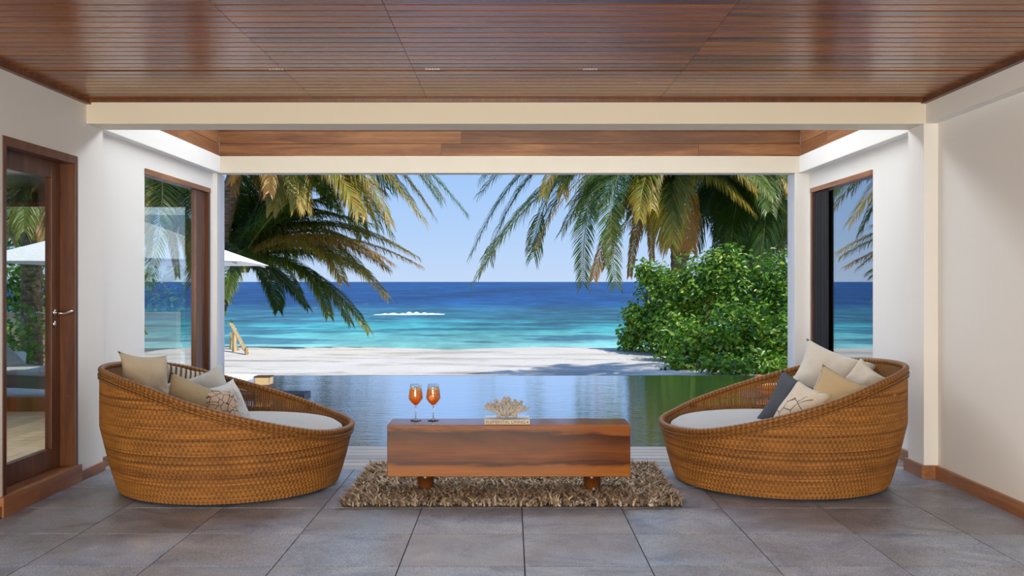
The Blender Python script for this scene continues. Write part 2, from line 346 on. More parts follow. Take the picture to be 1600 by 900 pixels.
# right wall: recessed, with upper beam and pillar
b = MB().box(2.97, 3.2, YR, 6.75, 0, ZC+0.1); S(b.build('wall_right', 'plaster'), 'cream plastered right wall beyond the square pillar', 'wall')
b = MB().box(2.885, 2.985, YR, 6.75, ZB+0.005, ZC); S(b.build('trim_2', 'plaster', bevel=0.004), 'cream beam ledge along the top of the right wall', 'beam')
b = MB().box(2.872, 3.2, 6.75, 7.02, 0, ZB+0.01); S(b.build('wall_pillar_right', 'plaster', bevel=0.004), 'square plastered pillar under the right beam end', 'pillar')
b = MB(); b.box(3.01, 3.16, 7.02, 8.07, -0.2, ZB+0.02); b.box(3.01, 3.16, 8.07, 9.72, 2.295, ZB+0.02); b.box(3.01, 3.16, 9.72, 9.80, -0.2, ZB+0.02)
S(b.build('wall_right_terrace', 'plaster'), 'bright white right terrace wall around the tall mirror-like window', 'wall')
b = MB().box(2.91, 3.16, 7.02, 9.80, ZB, ZC); S(b.build('trim_3', 'plaster', bevel=0.004), 'white beam ledge running over the right terrace window', 'beam')
# beams and end posts of the opening
S(MB().box(-2.95, 3.2, 6.745, 7.02, ZB, ZC).build('wall_beam_near', 'beam', bevel=0.004), 'cross beam with painted-in warm light under the timber ceiling edge', 'beam')
S(MB().box(-3.16, 3.16, 9.80, 9.97, ZB, ZC).build('wall_beam_far', 'beam', bevel=0.004), 'far white lintel over the view of the sea', 'beam')
S(MB().box(-3.16, -2.965, 9.80, 10.06, -0.3, ZB).build('wall_post_left', 'plaster', bevel=0.004), 'slim white post at the left of the sea view', 'post')
S(MB().box(2.868, 3.16, 9.80, 10.06, -0.3, ZB).build('wall_post_right', 'plaster', bevel=0.004), 'slim white post at the right of the sea view', 'post')
# raised timber fascia and roof over the terrace
def fasc(name, label, axis, a0, a1, pos, sgn, cuts):
    lo, hi = sorted((pos+sgn*0.02, pos+sgn*0.07)); bb = MB()
    bb.box(a0, a1, lo, hi, ZC, 3.3) if axis == 'x' else bb.box(lo, hi, a0, a1, ZC, 3.3)
    base = S(bb.build(name, 'groove'), label, 'fascia')
    for j in range(5):
        z0 = ZC+0.002+j*0.128; z1 = z0+0.124; xs = [a0]+list(cuts[j % len(cuts)])+[a1]
        for u0, u1 in zip(xs[:-1], xs[1:]):
            lo, hi = sorted((pos, pos+sgn*0.02))
            if axis == 'x': box('plank', 'fascia', u0+0.001, u1-0.001, lo, hi, z0, z1, base)
            else:
                o = box('plank', 'skirt', lo, hi, u0+0.001, u1-0.001, z0, z1, base)
fasc('wall_fascia_far', 'far raised timber fascia of reddish brown planks', 'x', -2.95, 2.93, 9.82, 1, [[-0.70, 1.9], [-0.5], [-2.0, 0.9]])
fasc('wall_fascia_left', 'left raised timber fascia above the white ledge', 'y', 7.04, 9.82, -2.95, -1, [[8.6], [9.2]])
fasc('wall_fascia_right', 'right raised timber fascia above the white ledge', 'y', 7.04, 9.82, 2.93, 1, [[9.0], [8.4]])
bb_ = MB(); bb_.box(-3.2, 3.2, 7.0, 10.0, 4.70, 4.80); bb_.box(-3.2, -3.0, 7.0, 10.0, 3.3, 4.7); bb_.box(3.0, 3.2, 7.0, 10.0, 3.3, 4.7); bb_.box(-3.0, 3.0, 9.88, 10.0, 3.3, 4.7); bb_.box(-3.0, 3.0, 6.95, 7.02, 3.3, 4.7)
S(bb_.build('ceiling_terrace', 'white'), 'raised pale roof above the pool terrace', 'ceiling')
S(MB().box(-3.0, 3.0, 6.95, 7.02, ZC, 3.3).build('wall_upstand', 'plaster'), 'plaster upstand above the near beam', 'wall')
# slatted ceiling
ce = S(MB().box(-3.2, 3.2, YR, 6.95, 2.652, 2.85).build('ceiling', 'groove'), 'dark glossy timber slat ceiling of the room', 'ceiling')
NR = 42
jx = [-2.94, -1.36, -0.58, 1.03, 2.88]
for r in range(NR):
    y1 = 6.735-0.1*r; y0 = y1-0.084
    if r == 9: y1 -= 0.030
    for i in range(4):
        q = 0.0012
        o = box('slat', 'ceil', jx[i]+q, jx[i+1]-q, y0, y1, ZC, ZC+0.022, ce)
MB().box(-2.94, 2.88, YR, 6.735-0.1*NR, ZC, ZC+0.022).build('slat_field', 'ceil', ce)
for px in (432, 676, 922):
    x = (px-VX)/K*5.78; hb = MB()
    for q in range(-2, 3): hb.box(x+q*0.018-0.007, x+q*0.018+0.007, 5.775, 5.80, ZC-0.004, ZC+0.001)
    hb.build('hatch_hinge', 'steel', ce)
S(MB().box(-2.95, -2.915, YR, 6.745, ZC-0.035, ZC).build('trim_4', 'frame'), 'dark timber cornice strip along the left ceiling edge', 'trim')
S(MB().box(2.85, 2.886, YR, 6.745, ZC-0.03, ZC).build('trim_5', 'frame'), 'dark timber cornice strip along the right ceiling edge', 'trim')
S(MB().box(-2.915, 2.85, 6.715, 6.745, ZC-0.022, ZC).build('trim_6', 'frame'), 'dark timber cornice strip above the near beam', 'trim')
# skirtings
S(MB().box(-2.955, -2.935, YR, 5.60, 0, 0.066).build('baseboard_left', 'skirt'), 'brown timber skirting at the near end of the left wall', 'skirting')
S(MB().box(-2.955, -2.935, 6.63, 7.03, 0, 0.066).build('baseboard_left_far', 'skirt'), 'brown timber skirting between the door and the deck', 'skirting')
S(MB().box(-3.015, -2.99, 7.03, 8.0, -0.002, 0.068).build('baseboard_left_terrace', 'skirt'), 'reddish timber skirting on the left terrace wall', 'skirting')
S(MB().box(2.942, 2.972, YR, 6.75, 0, 0.085).build('baseboard_right', 'skirt'), 'brown timber skirting along the right wall', 'skirting')
b = MB(); b.box(2.848, 3.0, 6.726, 6.75, 0, 0.088); b.box(2.848, 2.873, 6.75, 7.04, 0, 0.088)
S(b.build('baseboard_pillar', 'skirt'), 'brown timber skirting wrapped round the pillar foot', 'skirting')
S(MB().box(2.988, 3.012, 7.03, 8.05, -0.002, 0.085).build('baseboard_right_terrace', 'skirt'), 'pale reddish skirting on the right terrace wall', 'skirting')

# ------------------------------------------------------------------ door and windows
dr = thing('door_1', 'mahogany framed glazed door with chrome lever handle', 'door', (-2.95, 6.1, 0), kind='structure')
def dbox(name, mat, x0, x1, y0, y1, z0, z1, parent=None, bevel=0.003):
    o = box(name, mat, x0, x1, y0, y1, z0, z1, None, bevel)
    if parent is not None:
        o.parent = parent; o.matrix_parent_inverse = Matrix.Translation(parent.location).inverted()
    return o
dbox('jamb', 'frame', -3.13, -2.945, 6.572, 6.61, 0.10, 2.215, dr); dbox('jamb', 'frame', -3.13, -2.945, 5.632, 5.675, 0.10, 2.215, dr)
dbox('head_frame', 'frame', -3.13, -2.945, 5.675, 6.572, 2.160, 2.215, dr)
dbox('sill', 'skirt', -3.16, -2.925, 5.60, 6.63, 0.0, 0.118, dr)
leaf = dbox('leaf_stile', 'frame', -3.095, -3.05, 6.45, 6.57, 0.12, 2.165, dr)
dbox('leaf_stile', 'frame', -3.095, -3.05, 5.675, 5.79, 0.12, 2.165, dr)
dbox('top_rail', 'frame', -3.095, -3.05, 5.79, 6.45, 2.055, 2.165, dr); dbox('bottom_rail', 'frame', -3.095, -3.05, 5.79, 6.45, 0.12, 0.255, dr)
dbox('pane', 'glass_door', -3.076, -3.070, 5.79, 6.45, 0.255, 2.055, dr, 0)
hz = 1.364-(488-440)/K*6.49; hy = 6.485
h = MB(); h.lathe([(0.0, -0.006), (0.024, -0.006), (0.024, 0.006), (0.0, 0.006)], 16); rose = h.build('handle_rose', 'chrome', dr, True, rot=(0, PI/2, 0)); rose.location = (-3.046+2.95, hy-6.1, hz)
h = MB().tube([(-3.05, hy, hz), (-3.01, hy, hz-0.006), (-2.99, hy+0.006, hz-0.008), (-2.975, hy+0.03, hz-0.002), (-2.962, hy+0.055, hz+0.006), (-2.952, hy+0.072, hz+0.003)], [0.011, 0.011, 0.011, 0.010, 0.009, 0.007], 10)
o = h.build('lever', 'chrome', dr, True); o.matrix_parent_inverse = Matrix.Translation(dr.location).inverted()
h = MB().lathe([(0.0, -0.005), (0.024, -0.005), (0.026, 0.0), (0.024, 0.005), (0.0, 0.007)], 16); o = h.build('keyhole_plate', 'chrome', dr, True, rot=(0, PI/2, 0)); o.location = (-3.046+2.95, hy-6.1, hz-0.077); o.scale = (1, 0.75, 1)
def window(name, label, s, y0, y1, glass, curtain):
    x = 3.01*s; wd = thing(name, label, 'window', (x, (y0+y1)/2, 0), kind='structure')
    def bx(nm, mat, a, b_, c, d, z0, z1): a, b_ = sorted((s*a, s*b_)); return dbox(nm, mat, a, b_, c, d, z0, z1, wd, 0.002)
    bx('head_frame', 'skirt', 2.995, 3.10, y0, y1, 2.25, 2.295); bx('far_frame', 'frame', 3.0, 3.10, y1-0.05, y1, -0.02, 2.25)
    bx('near_frame', 'frame', 3.05, 3.10, y0, y0+0.03, -0.02, 2.25); bx('sill_frame', 'frame', 3.02, 3.10, y0, y1, -0.05, 0.03)
    return wd, bx
wl, bl = window('window_1', 'tall left terrace window reflecting palms and sea', -1, 7.98, 9.70, None, False)
bl('pane', 'glass_left', 3.045, 3.050, 8.01, 9.34, 0.03, 2.25); bl('sash_stile', 'frame', 3.02, 3.07, 9.33, 9.50, 0.03, 2.25); bl('side_panel', 'frame', 3.04, 3.07, 9.50, 9.65, 0.03, 2.25)
wr, br = window('window_2', 'tall right terrace window mirroring palm and turquoise sea', 1, 8.07, 9.72, None, True)
br('pane', 'glass_win', 3.045, 3.050, 8.10, 9.67, 0.03, 2.25)
cb = MB(); n = 24
vs = [(3.025+0.010*math.sin(i*1.7), 9.24+0.43*i/n, z) for z in (0.03, 2.24) for i in range(n+1)]
cb.add(vs, [(i, i+1, n+2+i, n+1+i) for i in range(n)]); cu = cb.build('dark_curtain', 'black'); sm = cu.modifiers.new('thick', 'SOLIDIFY'); sm.thickness = 0.012
tag(cu, 'black curtain hanging beside the right terrace window', 'curtain')
# rooms behind the windows
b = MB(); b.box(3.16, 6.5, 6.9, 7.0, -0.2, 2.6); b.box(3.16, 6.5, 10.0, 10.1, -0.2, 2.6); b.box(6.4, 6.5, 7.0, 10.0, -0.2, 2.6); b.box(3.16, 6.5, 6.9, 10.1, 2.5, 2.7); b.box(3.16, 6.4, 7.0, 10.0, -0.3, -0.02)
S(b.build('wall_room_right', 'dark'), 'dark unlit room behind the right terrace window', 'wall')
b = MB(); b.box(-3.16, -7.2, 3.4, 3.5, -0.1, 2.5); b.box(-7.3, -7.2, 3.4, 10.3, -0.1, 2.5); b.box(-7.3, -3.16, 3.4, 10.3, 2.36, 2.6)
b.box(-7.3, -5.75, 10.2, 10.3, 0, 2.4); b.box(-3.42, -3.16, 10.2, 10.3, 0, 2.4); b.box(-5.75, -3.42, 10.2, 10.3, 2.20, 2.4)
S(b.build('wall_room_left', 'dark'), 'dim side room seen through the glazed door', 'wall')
rf = S(MB().box(-7.2, -3.15, 3.5, 10.3, -0.1, -0.01).build('floor_room_left', 'groove'), 'pale oak boarded floor beyond the glazed door', 'floor')
for i in range(27):
    box('floor_board', 'roomfloor', -7.2+0.15*i, -7.2+0.15*i+0.147, 3.5, 10.2, -0.012, 0.0, rf) if -7.2+0.15*i+0.147 < -3.15 else None
light('side_room_fill', 'AREA', (-4.9, 7.6, 2.33), (0, 0, 0), 55, (1.0, 0.93, 0.82), (1.2, 2.4))  # added fill to brighten the side room, no fitting there
gd = thing('window_3', 'dark framed garden window of the side room', 'window', (-4.6, 10.22, 0), kind='structure')
dbox('sill_frame', 'frame', -5.75, -3.42, 10.2, 10.26, 0.0, 0.15, gd); dbox('head_frame', 'frame', -5.75, -3.42, 10.2, 10.26, 2.15, 2.2, gd)
dbox('pane', 'glass_door', -5.75, -3.42, 10.24, 10.246, 0.15, 2.15, gd, 0)

# ------------------------------------------------------------------ ground, pool, sea
nx, ny = 90, 70; b = MB(); xs = np.linspace(-45, 45, nx); ys = np.concatenate([np.linspace(-3, 9, 6), np.linspace(10, 30, 46), np.linspace(31, 60, 18)])
def gz(x, y):
    z = -0.27+0.07*noise.noise((x*0.35, y*0.5, 0))+0.03*noise.noise((x*1.1, y*1.3, 3))
    if y < 15: z = -0.32
    if y > 24: z -= 0.09*(y-24)
    return z
vs = [(x, y, gz(x, y)) for y in ys for x in xs]
b.add(vs, [(j*nx+i, j*nx+i+1, (j+1)*nx+i+1, (j+1)*nx+i) for j in range(len(ys)-1) for i in range(nx-1)])
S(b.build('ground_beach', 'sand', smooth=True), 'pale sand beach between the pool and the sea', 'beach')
b = MB(); b.add([(-6000, 28, -1.2), (6000, 28, -1.2), (6000, 9000, -1.2), (-6000, 9000, -1.2)], [(0, 1, 2, 3)])
sea = S(b.build('ground_sea', 'sea'), 'turquoise lagoon deepening to blue ocean at the horizon', 'sea')
fb = MB(); n = 70
for rowi, (yo, zo) in enumerate(((0, 0.0), (0.4, 0.16), (0.9, 0.10), (1.4, 0.0))):
    for i in range(n+1):
        t = i/n; env = math.sin(PI*t)**0.6; x = -10.6+5.4*t
        fb.v.append((x, 74.5+1.0*t+yo+0.5*noise.noise((x*0.9, yo, 1)), -1.2+zo*env*(0.35+1.6*abs(noise.noise((x*1.7, yo*3, 5))))))
fb.f = [(r*(n+1)+i, r*(n+1)+i+1, (r+1)*(n+1)+i+1, (r+1)*(n+1)+i) for r in range(3) for i in range(n)]
fb.build('breaking_wave', 'foam', sea, True)
pl = S(MB().box(-3.01, 3.01, 8.05, 10.10, -0.6, -0.035).box(-3.75, 3.9, 10.10, 14.45, -0.6, -0.035).build('floor_pool', 'pool'), 'rippled infinity pool mirroring sky and palms', 'pool')
MB().box(-3.75, 3.9, 14.45, 14.6, -0.6, -0.045).build('pool_rim', 'stone_dark', pl)
S(MB().box(-6.5, -3.75, 10.32, 14.5, -0.3, -0.02).build('floor_pool_deck_left', 'white'), 'pale paved pool surround on the left', 'paving')
S(MB().box(3.9, 7.5, 10.2, 14.5, -0.3, -0.02).build('floor_pool_deck_right', 'stone_dark'), 'dark paved pool surround on the right', 'paving')
tag(box('stone_ledge', 'stone_dark', -3.6, -2.5, 11.75, 12.15, -0.2, 0.0, None, 0.006), 'dark stone ledge under the left pool lantern', 'ledge')

# ------------------------------------------------------------------ pool lanterns
def lantern(label, x, y, s, hb, z=0.0):
    t = thing('pool_lantern', label, 'lantern', (x, y, z), 'wooden lanterns by the pool')
    box('base', 'lantern', -s/2, s/2, -s/2, s/2, 0, hb*0.5, t, 0.004)
    box('glow_panel', 'glow', -s/2+0.012, s/2-0.012, -s/2+0.012, s/2-0.012, hb*0.5, hb*0.92, t)
    for a in (-1, 1):
        for c in (-1, 1): box('post', 'white', a*(s/2-0.006)-0.006, a*(s/2-0.006)+0.006, c*(s/2-0.006)-0.006, c*(s/2-0.006)+0.006, hb*0.5, hb*0.92, t)
    box('lid', 'lantern', -s/2-0.006, s/2+0.006, -s/2-0.006, s/2+0.006, hb*0.92, hb, t, 0.004)
lantern('small wooden lantern glowing at the left pool side', -3.04, 11.95, 0.19, 0.205)
tag(box('stone_ledge', 'stone_dark', 2.9, 3.9, 11.75, 12.2, -0.2, 0.0, None, 0.006), 'dark stone ledge under the right pool lantern', 'ledge')
lantern('wooden topped lantern behind the right daybed', 3.15, 11.95, 0.22, 0.205)

# ------------------------------------------------------------------ wicker daybeds
CS = [-1.0, -0.79, -0.44, -0.146, 0.22, 0.49, 0.8, 1.0]; ZS = [0.385, 0.402, 0.485, 0.555, 0.645, 0.725, 0.785, 0.800]
def rimz(th): return float(np.interp(math.cos(th), CS, ZS))
def prof(z): return 0.705+0.115*min(1.0, max(0, z-0.02)/0.42)**0.8
NS = 640
RZ = np.array([rimz(2*PI*k/NS) for k in range(NS)]); ker = np.hanning(61); ker /= ker.sum()
RZ = np.convolve(np.concatenate([RZ[-30:], RZ, RZ[:30]]), ker, 'valid')
def wick(rr):
    h = rr.random(); base = (0.36, 0.150, 0.030) if h < 0.55 else ((0.30, 0.120, 0.025) if h < 0.88 else (0.20, 0.078, 0.018)); k = 0.9+0.2*rr.random()
    return tuple(c*k for c in base)
def daybed(label, cx, cy, head, back):
    """head: world angle of the tall side; back: sign of theta on which the open lattice lies"""
    rr = random.Random(3)
    t = thing('wicker_daybed', label, 'daybed', (cx, cy, 0), 'round wicker daybeds', rot=(0, 0, head))
    def inlat(k, z):
        th = (2*PI*k/NS)
        if th > PI: th -= 2*PI
        th *= back
        return 0.95 < th < 2.35 and z > 0.415 and z < RZ[k % NS]-0.045
    b = MB(); pitch = 0.0092; nr = int(0.80/pitch); cosk = [math.cos(2*PI*k/NS) for k in range(NS)]; sink = [math.sin(2*PI*k/NS) for k in range(NS)]
    for j in range(nr):
        z = 0.022+j*pitch; r0 = prof(z); col = wick(rr); vs = []; cols = []
        nz = rr.random()*100
        for k in range(NS):
            off = 0.0 if k % 2 else (0.0042 if (k//2+j//3) % 2 == 0 else -0.0042)
            kk = 0.70+0.60*abs(noise.noise((k*0.03, nz, 0)))+(0.20 if off > 0 else -0.25 if off < 0 else 0)
            c3 = (col[0]*kk, col[1]*kk, col[2]*kk)
            for dz, dr_ in ((-pitch*0.50, -0.002), (0, 0.0022), (pitch*0.50, -0.002)):
                r = r0+off+dr_; vs.append((r*cosk[k], r*sink[k], z+dz)); cols.append(c3)
        fs = []
        for k in range(NS):
            if z > RZ[k]-0.012 or inlat(k, z): continue
            k2 = (k+1) % NS
            fs += [(k*3, k2*3, k2*3+1, k*3+1), (k*3+1, k2*3+1, k2*3+2, k*3+2)]
        b.add(vs, fs, cols)
    b.build('woven_wall', 'wicker', t, True)
    # open lattice of upright canes
    b = MB()
    for k in range(0, NS, 2):
        if not inlat(k, 0.42): continue
        z1 = RZ[k]-0.03; z0 = 0.40; pts = []; a = 2*PI*k/NS
        for q in range(4):
            z = z0+(z1-z0)*q/3; r = prof(z); aa = a+rr.uniform(-0.003, 0.003); pts.append((r*math.cos(aa), r*math.sin(aa), z))
        b.tube(pts, 0.0048+0.0018*rr.random(), 5, False, wick(rr))
    for zz in (0.47, 0.53, 0.59, 0.65, 0.71):
        run = []
        for k in range(NS+1):
            if inlat(k % NS, zz): run.append((prof(zz)*math.cos(2*PI*k/NS), prof(zz)*math.sin(2*PI*k/NS), zz+0.006*math.sin(k*0.3)))
            elif run:
                if len(run) > 4: b.tube(run, 0.006, 5, False, (0.26, 0.11, 0.03))
                run = []
    b.build('open_lattice', 'wicker', t, True)
    # inner shell
    b = MB(); vs = []; cols = []; nz = 12
    for k in range(NS//2):
        kk = k*2; a = 2*PI*kk/NS
        for q in range(nz):
            z = 0.02+(RZ[kk]-0.035)*q/(nz-1); r = prof(z)-0.012; vs.append((r*math.cos(a), r*math.sin(a), z)); cc = 0.8 if k % 2 else 1.15; cols.append((0.24*cc, 0.115*cc, 0.040*cc))
    fs = []
    for k in range(NS//2):
        k2 = (k+1) % (NS//2)
        for q in range(nz-1):
            z = vs[k*nz+q][2]
            if inlat(k*2, max(z, 0.416) if vs[k*nz+q+1][2] > 0.43 else z) or (0.95 < (2*PI*k*2/NS if k*2 < NS/2 else 2*PI*k*2/NS-2*PI)*back < 2.35 and vs[k*nz+q+1][2] > 0.43): continue
            fs.append((k*nz+q, k2*nz+q, k2*nz+q+1, k*nz+q+1))
    b.add(vs, fs, cols); b.build('inner_shell', 'wicker', t)
    # rim: thick wrapped tube plus two parallel border strands
    def ring(name, dz, dr_, rad, nn=10):
        b = MB(); vs = []; cols = []
        for k in range(NS):
            a = 2*PI*k/NS; z = RZ[k]+dz; r = prof(min(z, 0.6))+dr_; rad2 = rad*(1.06 if (k//2) % 2 else 0.93)
            c = (0.27, 0.115, 0.026) if (k//2) % 2 else (0.15, 0.060, 0.014)
            for q in range(nn):
                an = 2*PI*q/nn; vs.append(((r+rad2*math.cos(an))*math.cos(a), (r+rad2*math.cos(an))*math.sin(a), z+rad2*math.sin(an))); cols.append(c)
        b.add(vs, [(k*nn+q, k*nn+(q+1) % nn, ((k+1) % NS)*nn+(q+1) % nn, ((k+1) % NS)*nn+q) for k in range(NS) for q in range(nn)], cols)
        b.build(name, 'wicker', t, True)
    ring('rim', 0.0, -0.006, 0.019); ring('border_strand', -0.030, 0.008, 0.008, 6); ring('border_strand', -0.048, 0.008, 0.007, 6)
    # seat platform and cushion
    b = MB().lathe([(0.0, 0.30), (0.775, 0.30), (0.775, 0.285), (0.0, 0.285)], 64); b.build('seat_platform', 'groove', t)
    b = MB().lathe([(0.0, 0.30), (0.70, 0.30), (0.735, 0.315), (0.745, 0.34), (0.735, 0.372), (0.70, 0.395), (0.60, 0.405), (0.4, 0.412), (0.2, 0.415), (0.0, 0.415)], 72); b.build('seat_cushion', 'linen_seat', t, True)
    b = MB().lathe([(0.0, 0.0), (0.62, 0.0), (0.62, 0.03), (0.0, 0.03)], 48); b.build('base', 'black', t)
    b = MB().lathe([(0.0, 0.025), (0.69, 0.025), (0.69, 0.035), (0.0, 0.035)], 48); b.build('base_panel', 'black', t)
    return t
daybed('left round wicker daybed with low end towards the table', -1.885, 6.56, PI+0.14, -1)
daybed('right round wicker daybed beside the white pillar', 1.85, 6.70, 0.0, 1)

# ------------------------------------------------------------------ cushions
def pillow(label, mat, c, wd, ht, th, yaw, lean, roll, group, pinch=0.10, seed=1):
    n = 18; b = MB(); vs = []
    for side in (-1, 1):
        for j in range(n+1):
            for i in range(n+1):
                u = 2*i/n-1; v = 2*j/n-1
                x = u*wd/2*(1-pinch*(1-v*v)); z = v*ht/2*(1-pinch*(1-u*u))
                y = side*th/2*(max(0, (1-u*u)*(1-v*v))**0.42)
                w_ = noise.noise((u*1.6+seed*7, v*1.6, side*2))*0.016+noise.noise((u*4+seed, v*4, side))*0.006
                edge = (1-abs(u)**6)*(1-abs(v)**6)
                vs.append((x, y+w_*edge+0.012*noise.noise((u*1.2, v*1.2, seed)), z))
    m = (n+1)**2; fs = []
    for j in range(n):
        for i in range(n):
            a = j*(n+1)+i; fs.append((a, a+1, a+n+2, a+n+1)); fs.append((m+a, m+a+n+1, m+a+n+2, m+a+1))
    b.add(vs, fs); me = b.mesh('cushion', True)
    import bmesh
    bm = bmesh.new(); bm.from_mesh(me); bmesh.ops.remove_doubles(bm, verts=bm.verts, dist=0.0004); bm.to_mesh(me); bm.free()
    me.polygons.foreach_set('use_smooth', [True]*len(me.polygons))
    o = obj('cushion', me, mat)
    o.matrix_world = Matrix.Translation(c) @ Matrix.Rotation(yaw, 4, 'Z') @ Matrix.Rotation(lean, 4, 'X') @ Matrix.Rotation(roll, 4, 'Y')
    return tag(o, label, 'cushion', group)
D = math.radians
GL, GR = 'cushions on the left daybed', 'cushions on the right daybed'
pillow('tan linen cushion propped highest against the left daybed back', 'linen_tan', P(227, 592, 6.45), 0.38, 0.36, 0.16, D(58), D(-18), D(8), GL, 0.17, seed=1)
pillow('dark striped cushion tucked at the back of the left daybed', 'linen_dstripe', P(280, 602, 6.95), 0.42, 0.32, 0.13, D(40), D(-30), D(20), GL, 0.14, seed=2)
pillow('large pale grey linen cushion standing on the left daybed', 'linen_grey', P(318, 630, 6.75), 0.48, 0.46, 0.14, D(34), D(-26), D(-16), GL, 0.14, seed=3)
pillow('olive brown cushion in front at the left daybed rim', 'linen_olive', P(298, 632, 6.25), 0.36, 0.34, 0.19, D(44), D(-28), D(28), GL, 0.13, seed=4)
pillow('pale rippled cushion facing the table on the left daybed', 'linen_ripple', P(358, 640, 6.55), 0.32, 0.40, 0.11, D(58), D(-28), D(-8), GL, 0.12, seed=5)
pillow('honeycomb patterned cushion on the left daybed', 'linen_honey', P(345, 642, 6.32), 0.30, 0.34, 0.13, D(58), D(-34), D(10), GL, 0.12, seed=6)
pillow('large cream linen cushion highest on the right daybed', 'linen_light', P(1297, 590, 7.05), 0.54, 0.44, 0.17, D(-24), D(-22), D(20), GR, 0.15, seed=7)
pillow('small cream cushion against the right daybed back', 'linen_light', P(1348, 598, 6.65), 0.27, 0.26, 0.13, D(-42), D(-20), D(34), GR, 0.16, seed=8)
pillow('slate grey cushion leaning on the right daybed', 'linen_slate', P(1241, 641, 6.62), 0.46, 0.44, 0.15, D(-40), D(-24), D(20), GR, 0.13, seed=9)
pillow('small off-white cushion peeking between right daybed cushions', 'linen_light', P(1294, 628, 6.62), 0.34, 0.34, 0.11, D(-40), D(-24), D(24), GR, 0.14, seed=10)
pillow('white cushion with brown branching pattern on the right daybed', 'linen_crack', P(1250, 640, 6.35), 0.30, 0.36, 0.15, D(-52), D(-32), D(16), GR, 0.12, seed=11)
pillow('ochre pinstriped cushion in front on the right daybed', 'linen_stripe', P(1316, 634, 6.25), 0.54, 0.42, 0.16, D(-38), D(-30), D(20), GR, 0.15, seed=12)

# ------------------------------------------------------------------ rug
rug = thing('shag_rug', 'beige and grey shag rug under the wooden table', 'rug', (0.01, 6.5, 0))
box('backing', 'groove', -1.02, 1.02, -0.64, 0.64, 0.0, 0.012, rug)
b = MB()
for i in range(17000):
    x = R.uniform(-1.03, 1.03); y = R.uniform(-0.65, 0.65); ex = 0; ey = 0
    if abs(x) > 0.97: ex = math.copysign(0.8, x)
    if abs(y) > 0.59: ey = math.copysign(0.8, y)
    a = R.uniform(0, 2*PI); L = R.uniform(0.04, 0.08); lean = R.uniform(0.5, 1.6)
    d = Vector((math.cos(a)*lean+ex, math.sin(a)*lean+ey, 0)); sd = Vector((-math.sin(a), math.cos(a), 0))*R.uniform(0.0045, 0.0085)
    p0 = Vector((x, y, 0.008)); p1 = p0+(d*0.35+Vector((0, 0, 0.9))).normalized()*L*0.5; p2 = p1+(d*0.9+Vector((0, 0, 0.25))).normalized()*L*0.55
    p2.z = max(p2.z, 0.008)
    h = R.random(); k = R.uniform(0.7, 1.2)
    c = (0.46, 0.35, 0.24) if h < 0.4 else ((0.30, 0.21, 0.135) if h < 0.65 else ((0.54, 0.48, 0.41) if h < 0.88 else (0.10, 0.075, 0.055)))
    b.add([p0-sd*0.8, p0+sd*0.8, p1+sd, p1-sd, p2], [(0, 1, 2, 3), (3, 2, 4)], tuple(q*k for q in c))
pile = b.build('pile', 'shag', rug); pile['kind'] = 'stuff'

# ------------------------------------------------------------------ table and what stands on it
ZT = 0.463
tb = thing('coffee_table', 'long solid walnut block coffee table on short round feet', 'table', (-0.012, 6.245, 0))
box('block', 'table', -0.764, 0.764, -0.145, 0.145, 0.138, ZT, tb, 0.004)
for px in (665, 925):
    MB().lathe([(0.0, 0.0), (0.040, 0.0), (0.046, 0.02), (0.052, 0.05), (0.056, 0.09), (0.054, 0.14), (0.0, 0.14)], 20).build('foot', 'table', tb, True, loc=((px-VX)/K*6.24+0.012, 0.0, 0.014))
def spritz(label, x, y, slice_):
    t = thing('wine_glass', label, 'glass', (x, y, ZT), 'drinks on the table')
    MB().lathe([(0.0, 0.0), (0.036, 0.0), (0.037, 0.002), (0.020, 0.006), (0.006, 0.012), (0.0, 0.013)], 24).build('foot', 'glass_solid', t, True)
    MB().lathe([(0.0045, 0.010), (0.0035, 0.04), (0.0035, 0.085), (0.006, 0.098)], 12).build('stem', 'glass_solid', t, True)
    MB().lathe([(0.004, 0.096), (0.014, 0.103), (0.032, 0.122), (0.0455, 0.142), (0.0465, 0.152), (0.044, 0.180), (0.039, 0.212), (0.034, 0.240), (0.0325, 0.240), (0.038, 0.212)], 28).build('bowl', 'glass_cup', t, True)
    MB().lathe([(0.0, 0.100), (0.013, 0.105), (0.030, 0.123), (0.0432, 0.143), (0.0442, 0.152), (0.0418, 0.180), (0.0385, 0.204), (0.0, 0.206)], 28).build('drink', 'drink', t, True)
    rr = random.Random(int(x*1000))
    for q in range(5):
        a = q*1.3+rr.random(); s = 0.011
        o = box('ice_cube', 'ice', -s, s, -s, s, -s, s, t, 0.003); o.location = (0.022*math.cos(a), 0.022*math.sin(a), 0.205+0.006*rr.random()); o.rotation_euler = (rr.random(), rr.random(), rr.random()*3)
    if slice_:
        o = MB().lathe([(0.0, 0.0), (0.022, 0.0), (0.024, 0.002), (0.022, 0.004), (0.0, 0.004)], 24).build('orange_slice', 'orange', t, True, loc=(-0.006, -0.041, 0.155), rot=(PI/2, 0, 0.1))
        o = MB().lathe([(0.0225, -0.001), (0.0245, 0.002), (0.0225, 0.0055), (0.0205, 0.002), (0.0225, -0.001)], 24).build('peel', 'ink', o, True)
spritz('left of two stemmed glasses of orange drink with ice', (649.5-VX)/K*6.29, 6.29, False)
spritz('right stemmed glass of orange drink with a fruit slice', (677-VX)/K*6.29, 6.29, True)
bx_, by_ = (792.5-VX)/K*6.14, 6.22
bk = thing('book', 'hardback book with lettered spine lying on the table', 'book', (bx_, by_, ZT))
box('bottom_cover', 'ink', -0.143, 0.143, -0.105, 0.085, 0.0, 0.003, bk); box('pages', 'paper', -0.138, 0.138, -0.10, 0.08, 0.003, 0.028, bk)
